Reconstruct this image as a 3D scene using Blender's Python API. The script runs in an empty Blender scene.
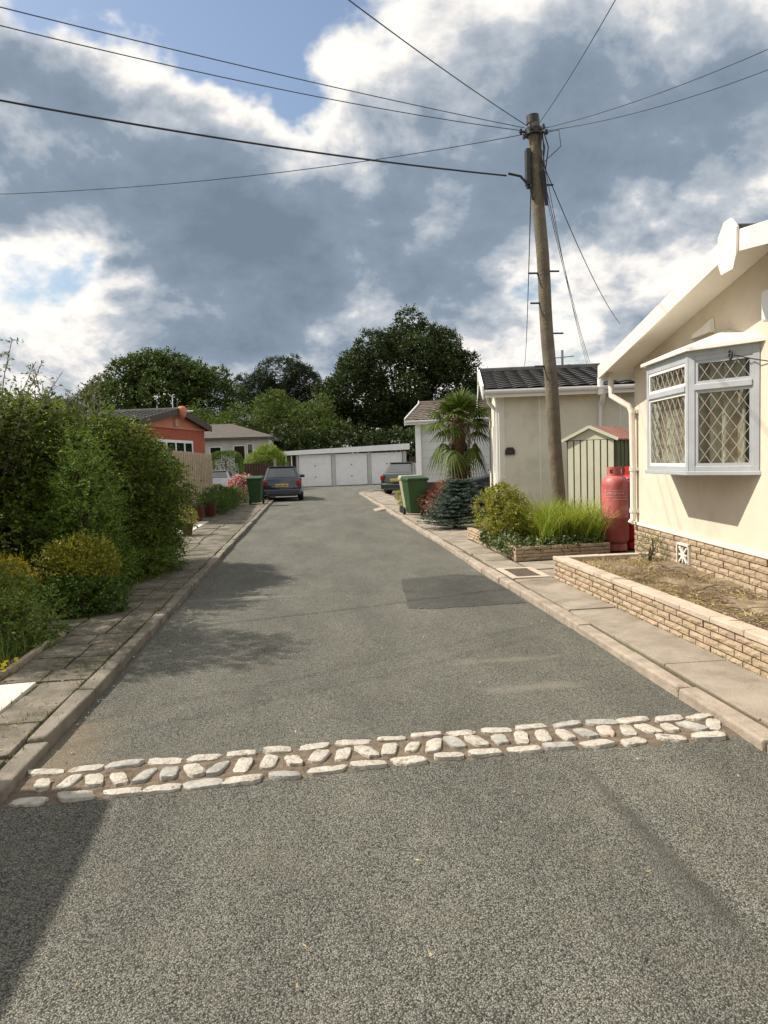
import bpy, math, random
import numpy as np
from mathutils import Vector, Matrix, Quaternion
R = math.radians
random.seed(7); rng = np.random.default_rng(7)
S = bpy.context.scene; COL = S.collection

# ------------------------------------------------------------------ camera
cam = bpy.data.cameras.new('camera'); co = bpy.data.objects.new('camera', cam); COL.objects.link(co)
cam.sensor_fit = 'VERTICAL'; cam.sensor_height = 36; cam.sensor_width = 27; cam.lens = 740 / 1024 * 36
cam.clip_start = 0.05; cam.clip_end = 2000
yaw, pitch, roll = R(5.65), R(4.045), R(1.8)
Z = Vector((0, 0, 1)); F0 = Vector((math.sin(yaw), math.cos(yaw), 0)); R0 = Vector((math.cos(yaw), -math.sin(yaw), 0))
F = F0 * math.cos(pitch) - Z * math.sin(pitch); U0 = F0 * math.sin(pitch) + Z * math.cos(pitch)
RR = R0 * math.cos(roll) - U0 * math.sin(roll); UU = U0 * math.cos(roll) + R0 * math.sin(roll)
m = Matrix.Identity(4)
for i in range(3): m[i][0] = RR[i]; m[i][1] = UU[i]; m[i][2] = -F[i]
m.translation = (0, 0, 1.6); co.matrix_world = m; S.camera = co

# ------------------------------------------------------------------ light
SUN_DIR = Vector((-0.97, 0.26, 1.10)).normalized()      # towards the sun
sun = bpy.data.lights.new('sun', 'SUN'); sun.energy = 4.7; sun.angle = R(0.6); sun.color = (1, .91, .78)
so = bpy.data.objects.new('sun', sun); COL.objects.link(so); so.rotation_euler = SUN_DIR.to_track_quat('Z', 'Y').to_euler()
so.location = (-20, 5, 30)
S.view_settings.view_transform = 'Standard'; S.view_settings.look = 'None'; S.view_settings.gamma = 1
S.view_settings.exposure = 0.38; S.view_settings.use_curve_mapping = False

def raydir(px, py): return (F + RR * ((px - 384) / 740) - UU * ((py - 512) / 740)).normalized()

W = bpy.data.worlds.new('World'); S.world = W; W.use_nodes = True
nt = W.node_tree; nt.nodes.clear(); N = nt.nodes.new; L = nt.links.new
def vm(op, a=None, b=None):
    n = N('ShaderNodeVectorMath'); n.operation = op
    for i, v in enumerate((a, b)):
        if v is None: continue
        if isinstance(v, bpy.types.NodeSocket): L(v, n.inputs[i])
        else: n.inputs[i].default_value = v
    return n
def mt(op, a=None, b=None, clamp=False):
    n = N('ShaderNodeMath'); n.operation = op; n.use_clamp = clamp
    for i, v in enumerate((a, b)):
        if v is None: continue
        if isinstance(v, bpy.types.NodeSocket): L(v, n.inputs[i])
        else: n.inputs[i].default_value = v
    return n.outputs[0]
out = N('ShaderNodeOutputWorld'); sky = N('ShaderNodeTexSky'); sky.sky_type = 'NISHITA'; sky.sun_disc = False
sky.sun_elevation = math.asin(SUN_DIR.z); sky.sun_rotation = math.atan2(SUN_DIR.x, SUN_DIR.y)
sky.air_density = 1.2; sky.dust_density = 2.0
bg = N('ShaderNodeBackground'); bg.inputs[1].default_value = 0.11; L(sky.outputs[0], bg.inputs[0])
tc = N('ShaderNodeTexCoord'); dr = vm('NORMALIZE', tc.outputs['Generated']).outputs[0]
sep = N('ShaderNodeSeparateXYZ'); L(dr, sep.inputs[0])
zz = mt('ADD', mt('MAXIMUM', sep.outputs[2], 0.0), 0.62)
cmb = N('ShaderNodeCombineXYZ'); L(zz, cmb.inputs[0]); L(zz, cmb.inputs[1]); L(zz, cmb.inputs[2])
pv = vm('DIVIDE', dr, cmb.outputs[0]).outputs[0]
def noise(vec, sc, det, rough=.55, dist=0.0, lac=2.0):
    n = N('ShaderNodeTexNoise'); n.inputs['Scale'].default_value = sc; n.inputs['Detail'].default_value = det
    n.inputs['Roughness'].default_value = rough; n.inputs['Distortion'].default_value = dist; L(vec, n.inputs['Vector']); return n
wn = noise(pv, 4.0, 5)
wv = vm('SUBTRACT', wn.outputs['Color'], (.5, .5, .5)).outputs[0]
wsc = N('ShaderNodeVectorMath'); wsc.operation = 'SCALE'; L(wv, wsc.inputs[0]); wsc.inputs['Scale'].default_value = 0.30
dw = vm('NORMALIZE', vm('ADD', dr, wsc.outputs[0]).outputs[0]).outputs[0]
# cloud banks in sky directions: (px,py,radius_px,weight); positive = thick grey cloud, negative = thin, bright or open
banks = [(100,190,120,.75),(-20,150,110,.6),(190,120,90,.45),(240,245,95,.65),(370,235,100,.7),(470,215,80,.65),(590,130,95,.6),(690,110,100,.7),
         (760,190,90,.5),(560,40,80,.15),(230,350,110,.55),(60,340,80,.45),(450,300,50,.25),(540,280,50,.5),(650,300,60,.25),(740,330,60,.3),(330,290,70,.5),(20,30,60,.25),
         (75,282,60,-1.25),(130,18,85,-1.1),(240,25,65,-1.15),(330,25,45,-.7),(400,50,70,.4),(20,0,50,-.5),(330,105,55,-.25),(410,140,45,-.35),(300,180,40,-.2),(620,262,45,-.45),(690,262,55,-.35),
         (730,150,30,-.3),(560,330,45,-.5),(450,20,60,-.15),(410,310,40,-.4),(20,250,45,-.55),(330,80,40,-.3),(640,5,60,-.1),(400,60,50,-.25)]
acc = None
for px, py, rp, w in banks:
    d = raydir(px, py); s = (rp / 740.0) ** 2
    dp = vm('DOT_PRODUCT', dw, tuple(d)).outputs['Value']
    e = mt('MULTIPLY', mt('POWER', 2.718, mt('MULTIPLY', mt('SUBTRACT', dp, 1.0), 2.0 / s)), w * .72)
    acc = e if acc is None else mt('ADD', acc, e)
fb = noise(pv, 5.2, 11, .58, .15)
fb2 = noise(pv, 26.0, 8, .6, .0)
den = mt('ADD', mt('ADD', acc, mt('MULTIPLY', mt('SUBTRACT', fb.outputs[0], .5), 1.6)), mt('MULTIPLY', mt('SUBTRACT', fb2.outputs[0], .5), .42))
den = mt('ADD', den, 0.02)
sh = vm('ADD', pv, tuple(Vector((-.045, -.01, .035)))).outputs[0]
fbo = noise(sh, 5.2, 11, .58, .15)
rel = mt('MULTIPLY', mt('SUBTRACT', fbo.outputs[0], fb.outputs[0]), 2.6)
den_c = mt('ADD', den, rel)
cov = N('ShaderNodeMapRange'); cov.interpolation_type = 'SMOOTHSTEP'; cov.inputs[1].default_value = -.25; cov.inputs[2].default_value = .12; L(den, cov.inputs[0])
cr = N('ShaderNodeValToRGB'); el = cr.color_ramp.elements
el[0].position = .10; el[0].color = (.86, .82, .76, 1); el[1].position = .92; el[1].color = (.145, .188, .245, 1)
for p, c in ((.20, (.70, .68, .66)), (.32, (.43, .46, .50)), (.54, (.205, .258, .325))):
    e = el.new(p); e.color = (*c, 1)
mr = N('ShaderNodeMapRange'); mr.inputs[1].default_value = -.15; mr.inputs[2].default_value = 1.35; L(den_c, mr.inputs[0]); L(mr.outputs[0], cr.inputs[0])
cb = N('ShaderNodeBackground'); L(cr.outputs[0], cb.inputs[0]); cb.inputs[1].default_value = 1.0
mx = N('ShaderNodeMixShader'); L(cov.outputs[0], mx.inputs[0]); L(bg.outputs[0], mx.inputs[1]); L(cb.outputs[0], mx.inputs[2]); L(mx.outputs[0], out.inputs[0])

# ------------------------------------------------------------------ materials
def srgb(h):
    c = [int(h[i:i+2], 16) / 255 for i in (0, 2, 4)]
    return tuple(x / 12.92 if x <= .04045 else ((x + .055) / 1.055) ** 2.4 for x in c)
def mat(name, c1, c2=None, sc=6, rough=.8, bump=0.0, bsc=40, metal=0, det=5, wear=None, spec=.5, coat=0, stain=None):
    m = bpy.data.materials.new(name); m.use_nodes = True; t = m.node_tree; b = t.nodes['Principled BSDF']
    b.inputs['Roughness'].default_value = rough; b.inputs['Metallic'].default_value = metal
    b.inputs['Specular IOR Level'].default_value = spec; b.inputs['Coat Weight'].default_value = coat
    c2 = c2 or tuple(x * .82 for x in c1)
    tcn = t.nodes.new('ShaderNodeTexCoord')
    n = t.nodes.new('ShaderNodeTexNoise'); n.inputs['Scale'].default_value = sc; n.inputs['Detail'].default_value = det; n.inputs['Roughness'].default_value = .62
    t.links.new(tcn.outputs['Object'], n.inputs['Vector'])
    r = t.nodes.new('ShaderNodeValToRGB'); r.color_ramp.elements[0].position = .33; r.color_ramp.elements[1].position = .68
    r.color_ramp.elements[0].color = (*c2, 1); r.color_ramp.elements[1].color = (*c1, 1)
    t.links.new(n.outputs[0], r.inputs[0]); last = r.outputs[0]
    if stain:
        sc3, col3, lo, hi = stain
        n3 = t.nodes.new('ShaderNodeTexNoise'); n3.inputs['Scale'].default_value = sc3; n3.inputs['Detail'].default_value = 7; n3.inputs['Roughness'].default_value = .7
        t.links.new(tcn.outputs['Object'], n3.inputs['Vector'])
        mr3 = t.nodes.new('ShaderNodeMapRange'); mr3.inputs[1].default_value = lo; mr3.inputs[2].default_value = hi; t.links.new(n3.outputs[0], mr3.inputs[0])
        mx3 = t.nodes.new('ShaderNodeMix'); mx3.data_type = 'RGBA'; t.links.new(mr3.outputs[0], mx3.inputs[0]); t.links.new(last, mx3.inputs[6]); mx3.inputs[7].default_value = (*col3, 1); last = mx3.outputs[2]
    t.links.new(last, b.inputs['Base Color'])
    if bump:
        n2 = t.nodes.new('ShaderNodeTexNoise'); n2.inputs['Scale'].default_value = bsc; n2.inputs['Detail'].default_value = 4
        t.links.new(tcn.outputs['Object'], n2.inputs['Vector'])
        bp = t.nodes.new('ShaderNodeBump'); bp.inputs['Strength'].default_value = min(1, bump); bp.inputs['Distance'].default_value = .012
        t.links.new(n2.outputs[0], bp.inputs['Height']); t.links.new(bp.outputs[0], b.inputs['Normal'])
    return m
def leafmat(name, cols, trans=.3, rough=.55):
    m = bpy.data.materials.new(name); m.use_nodes = True; t = m.node_tree; b = t.nodes['Principled BSDF']; o = t.nodes['Material Output']
    g = t.nodes.new('ShaderNodeNewGeometry'); r = t.nodes.new('ShaderNodeValToRGB'); e = r.color_ramp.elements
    e[0].color = (*cols[0], 1); e[1].color = (*cols[-1], 1); k = len(cols)
    for i in range(1, k - 1):
        x = e.new(i / (k - 1)); x.color = (*cols[i], 1)
    t.links.new(g.outputs['Random Per Island'], r.inputs[0]); t.links.new(r.outputs[0], b.inputs['Base Color'])
    b.inputs['Roughness'].default_value = rough; b.inputs['Specular IOR Level'].default_value = .3
    tr = t.nodes.new('ShaderNodeBsdfTranslucent'); t.links.new(r.outputs[0], tr.inputs[0])
    mxx = t.nodes.new('ShaderNodeMixShader'); mxx.inputs[0].default_value = trans
    t.links.new(b.outputs[0], mxx.inputs[1]); t.links.new(tr.outputs[0], mxx.inputs[2]); t.links.new(mxx.outputs[0], o.inputs[0])
    return m
def asphalt(name, base, light, dark, patch=True, dust=False):
    m = bpy.data.materials.new(name); m.use_nodes = True; t = m.node_tree; b = t.nodes['Principled BSDF']; n_ = t.nodes.new; l_ = t.links.new
    b.inputs['Roughness'].default_value = .88; b.inputs['Specular IOR Level'].default_value = .35
    tcn = n_('ShaderNodeTexCoord'); v = n_('ShaderNodeTexVoronoi'); v.inputs['Scale'].default_value = 165; l_(tcn.outputs['Object'], v.inputs['Vector'])
    cr = n_('ShaderNodeValToRGB'); e = cr.color_ramp.elements; e[0].position = 0; e[0].color = (*dark, 1); e[1].position = 1; e[1].color = (*light, 1)
    x = e.new(.35); x.color = (*base, 1); x = e.new(.8); x.color = tuple((a + c) / 2 for a, c in zip(base, light)) + (1,)
    sp = n_('ShaderNodeSeparateColor'); l_(v.outputs['Color'], sp.inputs[0]); l_(sp.outputs[0], cr.inputs[0])
    # the joints between the chips, darkened to paint in their self-shadowing
    de = n_('ShaderNodeMapRange'); de.inputs[1].default_value = .35; de.inputs[2].default_value = .75; de.inputs[3].default_value = 1; de.inputs[4].default_value = .32
    l_(v.outputs['Distance'], de.inputs[0])
    mul = n_('ShaderNodeMix'); mul.data_type = 'RGBA'; mul.blend_type = 'MULTIPLY'; mul.inputs[0].default_value = 1; l_(cr.outputs[0], mul.inputs[6]); l_(de.outputs[0], mul.inputs[7])
    # broad patches
    n1 = n_('ShaderNodeTexNoise'); n1.inputs['Scale'].default_value = .9; n1.inputs['Detail'].default_value = 8; n1.inputs['Roughness'].default_value = .65
    mp = n_('ShaderNodeMapping'); mp.inputs['Scale'].default_value = (1.5, .45, 1); l_(tcn.outputs['Object'], mp.inputs[0]); l_(mp.outputs[0], n1.inputs['Vector'])
    r1 = n_('ShaderNodeMapRange'); r1.inputs[1].default_value = .3; r1.inputs[2].default_value = .7; r1.inputs[3].default_value = .70; r1.inputs[4].default_value = 1.25; l_(n1.outputs[0], r1.inputs[0])
    m2 = n_('ShaderNodeMix'); m2.data_type = 'RGBA'; m2.blend_type = 'MULTIPLY'; m2.inputs[0].default_value = 1; l_(mul.outputs[2], m2.inputs[6]); l_(r1.outputs[0], m2.inputs[7])
    last = m2.outputs[2]
    # warm grit
    n3 = n_('ShaderNodeTexNoise'); n3.inputs['Scale'].default_value = 2.3; n3.inputs['Detail'].default_value = 9; n3.inputs['Roughness'].default_value = .75; l_(tcn.outputs['Object'], n3.inputs['Vector'])
    r3 = n_('ShaderNodeMapRange'); r3.inputs[1].default_value = .52; r3.inputs[2].default_value = .78; r3.inputs[4].default_value = .55; l_(n3.outputs[0], r3.inputs[0])
    m3 = n_('ShaderNodeMix'); m3.data_type = 'RGBA'; l_(r3.outputs[0], m3.inputs[0]); l_(last, m3.inputs[6]); m3.inputs[7].default_value = (.17, .155, .12, 1); last = m3.outputs[2]
    if dust:   # washed-out grit against the left kerb by the stone strip, pale scuffs, a dark streak beside the groove
        def spot(cx, cy, rx, ry, col, amt, last):
            s = n_('ShaderNodeVectorMath'); s.operation = 'SUBTRACT'; l_(tcn.outputs['Object'], s.inputs[0]); s.inputs[1].default_value = (cx, cy, 0)
            d = n_('ShaderNodeVectorMath'); d.operation = 'DIVIDE'; l_(s.outputs[0], d.inputs[0]); d.inputs[1].default_value = (rx, ry, 1)
            g = n_('ShaderNodeVectorMath'); g.operation = 'LENGTH'; l_(d.outputs[0], g.inputs[0])
            a = n_('ShaderNodeMath'); a.operation = 'ADD'; l_(g.outputs['Value'], a.inputs[0])
            b2 = n_('ShaderNodeMath'); b2.operation = 'MULTIPLY_ADD'; l_(n3.outputs[0], b2.inputs[0]); b2.inputs[1].default_value = 3.0; b2.inputs[2].default_value = -1.5
            l_(b2.outputs[0], a.inputs[1])
            mr_ = n_('ShaderNodeMapRange'); mr_.interpolation_type = 'SMOOTHSTEP'; mr_.inputs[1].default_value = 1.0; mr_.inputs[2].default_value = .2; mr_.inputs[3].default_value = 0; mr_.inputs[4].default_value = amt; l_(a.outputs[0], mr_.inputs[0])
            mm = n_('ShaderNodeMix'); mm.data_type = 'RGBA'; l_(mr_.outputs[0], mm.inputs[0]); l_(last, mm.inputs[6]); mm.inputs[7].default_value = (*col, 1)
            return mm.outputs[2]
        last = spot(-1.45, 4.35, .38, .55, (.22, .17, .11), .5, last)
        last = spot(-1.0, 3.9, .9, .25, (.20, .155, .105), .45, last)
        last = spot(1.45, 4.9, .45, .12, (.28, .26, .22), .4, last)
        last = spot(1.5, 5.6, .5, .12, (.26, .24, .2), .35, last)
        last = spot(-.9, 8.9, 1.1, .12, (.26, .26, .24), .5, last)
        last = spot(1.33, 2.6, .12, .7, (.07, .068, .06), .5, last)
    l_(last, b.inputs['Base Color'])
    inv = n_('ShaderNodeMath'); inv.operation = 'SUBTRACT'; inv.inputs[0].default_value = 1; l_(v.outputs['Distance'], inv.inputs[1])
    bp = n_('ShaderNodeBump'); bp.inputs['Strength'].default_value = 1; bp.inputs['Distance'].default_value = .006; l_(inv.outputs[0], bp.inputs['Height'])
    nb = n_('ShaderNodeTexNoise'); nb.inputs['Scale'].default_value = 5; nb.inputs['Detail'].default_value = 4; l_(tcn.outputs['Object'], nb.inputs['Vector'])
    bp2 = n_('ShaderNodeBump'); bp2.inputs['Strength'].default_value = .5; bp2.inputs['Distance'].default_value = .03; l_(nb.outputs[0], bp2.inputs['Height']); l_(bp.outputs[0], bp2.inputs['Normal'])
    l_(bp2.outputs[0], b.inputs['Normal'])
    return m
def glassmat(name, tint=(.9, .95, .95), alpha=.35, rough=.03):
    m = bpy.data.materials.new(name); m.use_nodes = True; t = m.node_tree; b = t.nodes['Principled BSDF']; o = t.nodes['Material Output']
    b.inputs['Base Color'].default_value = (.015, .02, .022, 1); b.inputs['Roughness'].default_value = rough; b.inputs['Specular IOR Level'].default_value = 1
    n = t.nodes.new('ShaderNodeTexNoise'); n.inputs['Scale'].default_value = 3; bp = t.nodes.new('ShaderNodeBump'); bp.inputs['Strength'].default_value = .04
    t.links.new(n.outputs[0], bp.inputs['Height']); t.links.new(bp.outputs[0], b.inputs['Normal'])
    tr = t.nodes.new('ShaderNodeBsdfTransparent'); tr.inputs[0].default_value = (*tint, 1); mx_ = t.nodes.new('ShaderNodeMixShader'); mx_.inputs[0].default_value = alpha
    t.links.new(tr.outputs[0], mx_.inputs[1]); t.links.new(b.outputs[0], mx_.inputs[2]); t.links.new(mx_.outputs[0], o.inputs[0])
    return m
M = dict(
    road=asphalt('asphalt', (.140, .141, .118), (.335, .33, .28), (.045, .047, .040), dust=True),
    patch=asphalt('asphalt_patch', (.085, .087, .078), (.165, .165, .145), (.045, .046, .042)),
    concrete=mat('concrete', (.33, .29, .235), (.22, .19, .15), 3, .9, .5, 60, stain=(1.7, (.12, .10, .075), .5, .75)),
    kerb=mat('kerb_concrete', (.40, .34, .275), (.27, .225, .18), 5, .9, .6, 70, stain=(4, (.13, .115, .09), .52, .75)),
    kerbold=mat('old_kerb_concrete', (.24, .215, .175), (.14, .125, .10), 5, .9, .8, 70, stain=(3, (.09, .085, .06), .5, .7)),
    flag=mat('flagstone', (.22, .195, .155), (.105, .092, .072), 5, .92, 1, 45, stain=(2.6, (.065, .062, .036), .44, .62)),
    flagpale=mat('pale_concrete', (.68, .65, .58), (.55, .52, .46), 3, .9, .3, 60),
    grit=mat('brown_grit', (.20, .155, .11), (.09, .068, .05), 22, 1, 1, 90),
    dirt=mat('dirt', (.14, .11, .075), (.07, .06, .04), 9, 1, 1, 40, stain=(3, (.09, .11, .04), .52, .66)),
    soil=mat('dry_soil', (.25, .19, .125), (.12, .088, .058), 14, 1, 1, 50, stain=(5, (.40, .34, .22), .5, .7)),
    ground=mat('ground', (.13, .13, .08), (.08, .09, .045), .6, 1, .5, 10),
    stone=mat('sett_stone', (.52, .49, .43), (.36, .335, .285), 16, .85, 1, 60, stain=(18, (.20, .165, .12), .53, .68)),
    stonegrey=mat('sett_grey_stone', (.42, .41, .37), (.24, .235, .215), 18, .85, .8, 60),
    stonepink=mat('sett_pink_stone', (.56, .49, .43), (.42, .32, .26), 18, .85, .8, 60),
    brick=mat('buff_brick', (.47, .375, .26), (.33, .25, .165), 7, .9, 1, 55, stain=(13, (.24, .165, .10), .56, .78)),
    brick2=mat('pink_brick', (.46, .345, .25), (.34, .25, .175), 7, .9, 1, 55),
    mortar=mat('mortar', (.10, .075, .055), (.055, .042, .03), 20, 1, .5, 80),
    coping=mat('coping', (.54, .455, .37), (.40, .33, .26), 6, .9, .7, 60, stain=(7, (.25, .2, .15), .6, .8)),
    cream=mat('cream_render', (.715, .635, .52), (.655, .575, .465), 2.5, .9, .55, 130, stain=(1.3, (.54, .46, .35), .5, .8)),
    creamtrim=mat('cream_paint', (.80, .76, .68), (.72, .68, .60), 3, .5, .1, 30, stain=(9, (.55, .48, .36), .62, .8)),
    greige=mat('grey_cream_render', (.73, .69, .57), (.66, .62, .51), 1.5, .9, .5, 120, stain=(.9, (.42, .385, .30), .5, .8)),
    white=mat('white_paint', (.86, .86, .85), (.78, .78, .77), 3, .5, .05, 30),
    whitewall=mat('white_wall', (.70, .71, .71), (.62, .63, .64), 1.2, .85, .3, 80),
    upvc=mat('white_plastic', (.82, .82, .80), (.76, .76, .74), 2, .35),
    frame=mat('shaded_window_frame', (.43, .455, .48), (.34, .365, .39), 4, .5, .1, 30, stain=(11, (.34, .36, .38), .6, .8)),  # white frame with the grey-blue of its shaded side put into the colour
    lead=mat('shaded_lead_strip', (.48, .44, .38), (.34, .30, .25), 6, .5),  # white leading toned to the brownish grey it has in shade
    curtain=mat('lace_curtain', (.90, .80, .64), (.55, .38, .24), 7, .9, 0, det=6),
    tiles=mat('dark_roof_tile', (.065, .062, .06), (.03, .03, .03), 5, .75, .5, 50),
    tilesbrown=mat('brown_roof_tile', (.17, .13, .11), (.10, .075, .065), 4, .8, .5, 40),
    tilesgrey=mat('grey_brown_tile', (.10, .085, .075), (.06, .05, .045), 4, .8, .5, 40),
    orange=mat('orange_render', (.36, .085, .045), (.30, .07, .038), 3, .85, .2, 60),
    orange2=mat('terracotta_cladding', (.52, .19, .11), (.45, .16, .09), 3, .8),
    dark=mat('dark_paint', (.035, .028, .025), (.02, .017, .015), 5, .6),
    fascia=mat('dark_brown_paint', (.06, .035, .03), (.04, .022, .018), 5, .6),
    greywall=mat('grey_wall', (.56, .55, .51), (.45, .44, .41), 1.5, .9),
    wood=mat('fence_wood', (.50, .41, .29), (.33, .26, .18), 7, .85, .5, 30, stain=(3, (.22, .17, .12), .55, .75)),
    wooddark=mat('brown_stained_wood', (.075, .035, .025), (.04, .02, .015), 6, .8, .4, 30),
    pole=mat('weathered_pole', (.20, .16, .115), (.095, .075, .055), 5, .9, 1, 28, stain=(2.0, (.12, .11, .07), .48, .68)),
    metal=mat('dark_metal', (.05, .05, .055), (.03, .03, .03), 8, .5, metal=.5),
    galv=mat('galvanised_metal', (.32, .33, .34), (.2, .2, .2), 8, .45, metal=.7),
    wire=mat('black_cable', (.02, .02, .024), (.015, .015, .018), 3, .5),
    wiregrey=mat('grey_cable', (.09, .095, .105), (.04, .045, .05), 3, .5),
    shed=mat('shed_pale_green', (.62, .63, .49), (.54, .55, .42), 4, .6, .05, 20),
    sheddark=mat('shed_groove_green', (.08, .085, .055), (.06, .065, .04), 4, .7),
    shedside=mat('shed_shaded_green', (.15, .165, .09), (.11, .125, .065), 3, .6, .05, 20),  # shed green darkened in the colour for the side away from the sun
    shedroof=mat('shed_red_roof', (.34, .16, .12), (.25, .115, .085), 3, .6, .1, 20),
    red=mat('faded_red_paint', (.50, .12, .11), (.40, .08, .08), 4, .45, .15, 30, stain=(5, (.60, .22, .20), .5, .72)),
    redfresh=mat('bright_red_paint', (.52, .012, .012), (.42, .01, .01), 4, .4),
    redlabel=mat('pale_label_print', (.74, .50, .48), (.66, .42, .40), 20, .6),
    brass=mat('valve_brass', (.45, .35, .15), (.3, .2, .1), 20, .4, metal=.8),
    bin=mat('green_bin_plastic', (.020, .066, .016), (.015, .05, .013), 4, .45, .1, 40),
    binbrown=mat('tan_bin_plastic', (.42, .38, .28), (.33, .3, .22), 4, .5),
    rubber=mat('rubber', (.02, .02, .02), (.012, .012, .012), 9, .8),
    carblue=mat('dark_blue_car_paint', (.018, .024, .04), (.016, .021, .036), 1, .22, metal=.3, coat=1),
    cargreen=mat('dark_green_car_paint', (.045, .062, .055), (.04, .055, .05), 1, .22, metal=.5, coat=1),
    carsilver=mat('silver_car_paint', (.45, .47, .48), (.42, .44, .45), 1, .25, metal=.6, coat=1),
    carroof=mat('pale_car_paint', (.50, .52, .54), (.46, .48, .5), 1, .22, metal=.5, coat=1),
    carglass=mat('car_glass', (.02, .03, .033), (.015, .022, .025), 1, .04, spec=1, coat=1),
    tail=mat('red_lens', (.22, .008, .01), (.16, .006, .008), 8, .2),
    plate=mat('yellow_plate', (.62, .48, .10), (.55, .42, .09), 8, .5),
    platechar=mat('plate_ink', (.02, .02, .02), None, 8, .5),
    pot=mat('dark_red_glazed_pot', (.10, .018, .015), (.06, .012, .01), 5, .3),
    terracotta=mat('terracotta_pot', (.42, .12, .06), (.32, .09, .05), 5, .7),
    bark=mat('bark', (.09, .07, .045), (.04, .03, .02), 10, 1, 1, 20),
    barkgrey=mat('grey_bark', (.22, .17, .14), (.13, .10, .08), 10, 1),
    palmbark=mat('palm_fibre', (.12, .065, .035), (.05, .025, .015), 25, 1, 1, 60),
    fibre=leafmat('palm_fibre_strand', [(.14, .07, .04), (.08, .04, .022), (.26, .16, .09)], .1, .8),
    straw=leafmat('dry_straw', [(.60, .49, .29), (.44, .34, .19), (.24, .16, .09), (.34, .33, .13)], .2, .8),
    leaf_hedge=leafmat('hedge_leaf', [(.022, .043, .007), (.058, .098, .013), (.125, .175, .022), (.23, .26, .035)], .42),
    leaf_conifer=leafmat('conifer_spray', [(.06, .11, .016), (.13, .21, .03), (.23, .32, .05)], .3),
    leaf_twiggy=leafmat('small_shrub_leaf', [(.07, .10, .035), (.12, .16, .05), (.2, .22, .08)], .35),
    leaf_gold=leafmat('golden_leaf', [(.10, .13, .015), (.25, .26, .03), (.42, .37, .04), (.08, .12, .015)], .3),
    leaf_goldbright=leafmat('bright_golden_leaf', [(.40, .30, .02), (.58, .42, .02), (.22, .2, .02)], .3),
    leaf_low=leafmat('broad_green_leaf', [(.03, .07, .01), (.065, .125, .018), (.13, .2, .03)], .35),
    leaf_weed=leafmat('pale_weed_leaf', [(.07, .125, .02), (.13, .20, .035), (.25, .30, .07)], .35),
    leaf_oak=leafmat('oak_leaf', [(.015, .028, .006), (.03, .05, .01), (.06, .085, .018)], .25),
    leaf_tree=leafmat('tree_leaf', [(.036, .058, .012), (.062, .095, .018), (.10, .14, .028)], .25),
    leaf_pine=leafmat('pine_needles', [(.018, .032, .017), (.03, .048, .022), (.048, .068, .028)], .2),
    leaf_willow=leafmat('fresh_tree_leaf', [(.05, .085, .012), (.085, .13, .02), (.14, .18, .03)], .3),
    leaf_lime=leafmat('lime_bush_leaf', [(.16, .24, .03), (.30, .38, .06), (.09, .15, .02)], .35),
    leaf_box=leafmat('clipped_hedge_leaf', [(.04, .075, .012), (.08, .14, .02), (.14, .21, .03)], .3),
    leaf_spruce=leafmat('blue_spruce_needle', [(.06, .095, .07), (.11, .16, .125), (.035, .06, .042)], .15),
    leaf_euon=leafmat('variegated_leaf', [(.10, .15, .02), (.28, .30, .04), (.40, .34, .05), (.06, .10, .015)], .3),
    leaf_grass=leafmat('lime_grass_blade', [(.11, .22, .02), (.22, .33, .03), (.36, .40, .06), (.45, .38, .09)], .4),
    leaf_ivy=leafmat('ivy_leaf', [(.02, .045, .01), (.05, .10, .02), (.24, .26, .12), (.03, .07, .015)], .2),
    leaf_maple=leafmat('red_maple_leaf', [(.20, .035, .03), (.32, .09, .07), (.42, .2, .15), (.15, .08, .03)], .3),
    leaf_palm=leafmat('palm_leaflet', [(.03, .058, .009), (.065, .105, .016), (.13, .17, .03)], .25),
    leaf_pinkw=leafmat('pink_white_leaf', [(.65, .25, .28), (.75, .6, .58), (.5, .08, .1), (.12, .2, .06)], .3),
    leaf_white=leafmat('white_petal', [(.75, .75, .7), (.65, .65, .55), (.2, .3, .1)], .3),
    moss=leafmat('joint_weed', [(.08, .12, .02), (.16, .19, .03), (.25, .22, .06)], .3),
    yellowflower=leafmat('yellow_petal', [(.75, .62, .02), (.6, .5, .02)], .3),
    glass=glassmat('window_glass', alpha=.14), glassdark=glassmat('dark_window_glass', alpha=.8),
)

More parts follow.
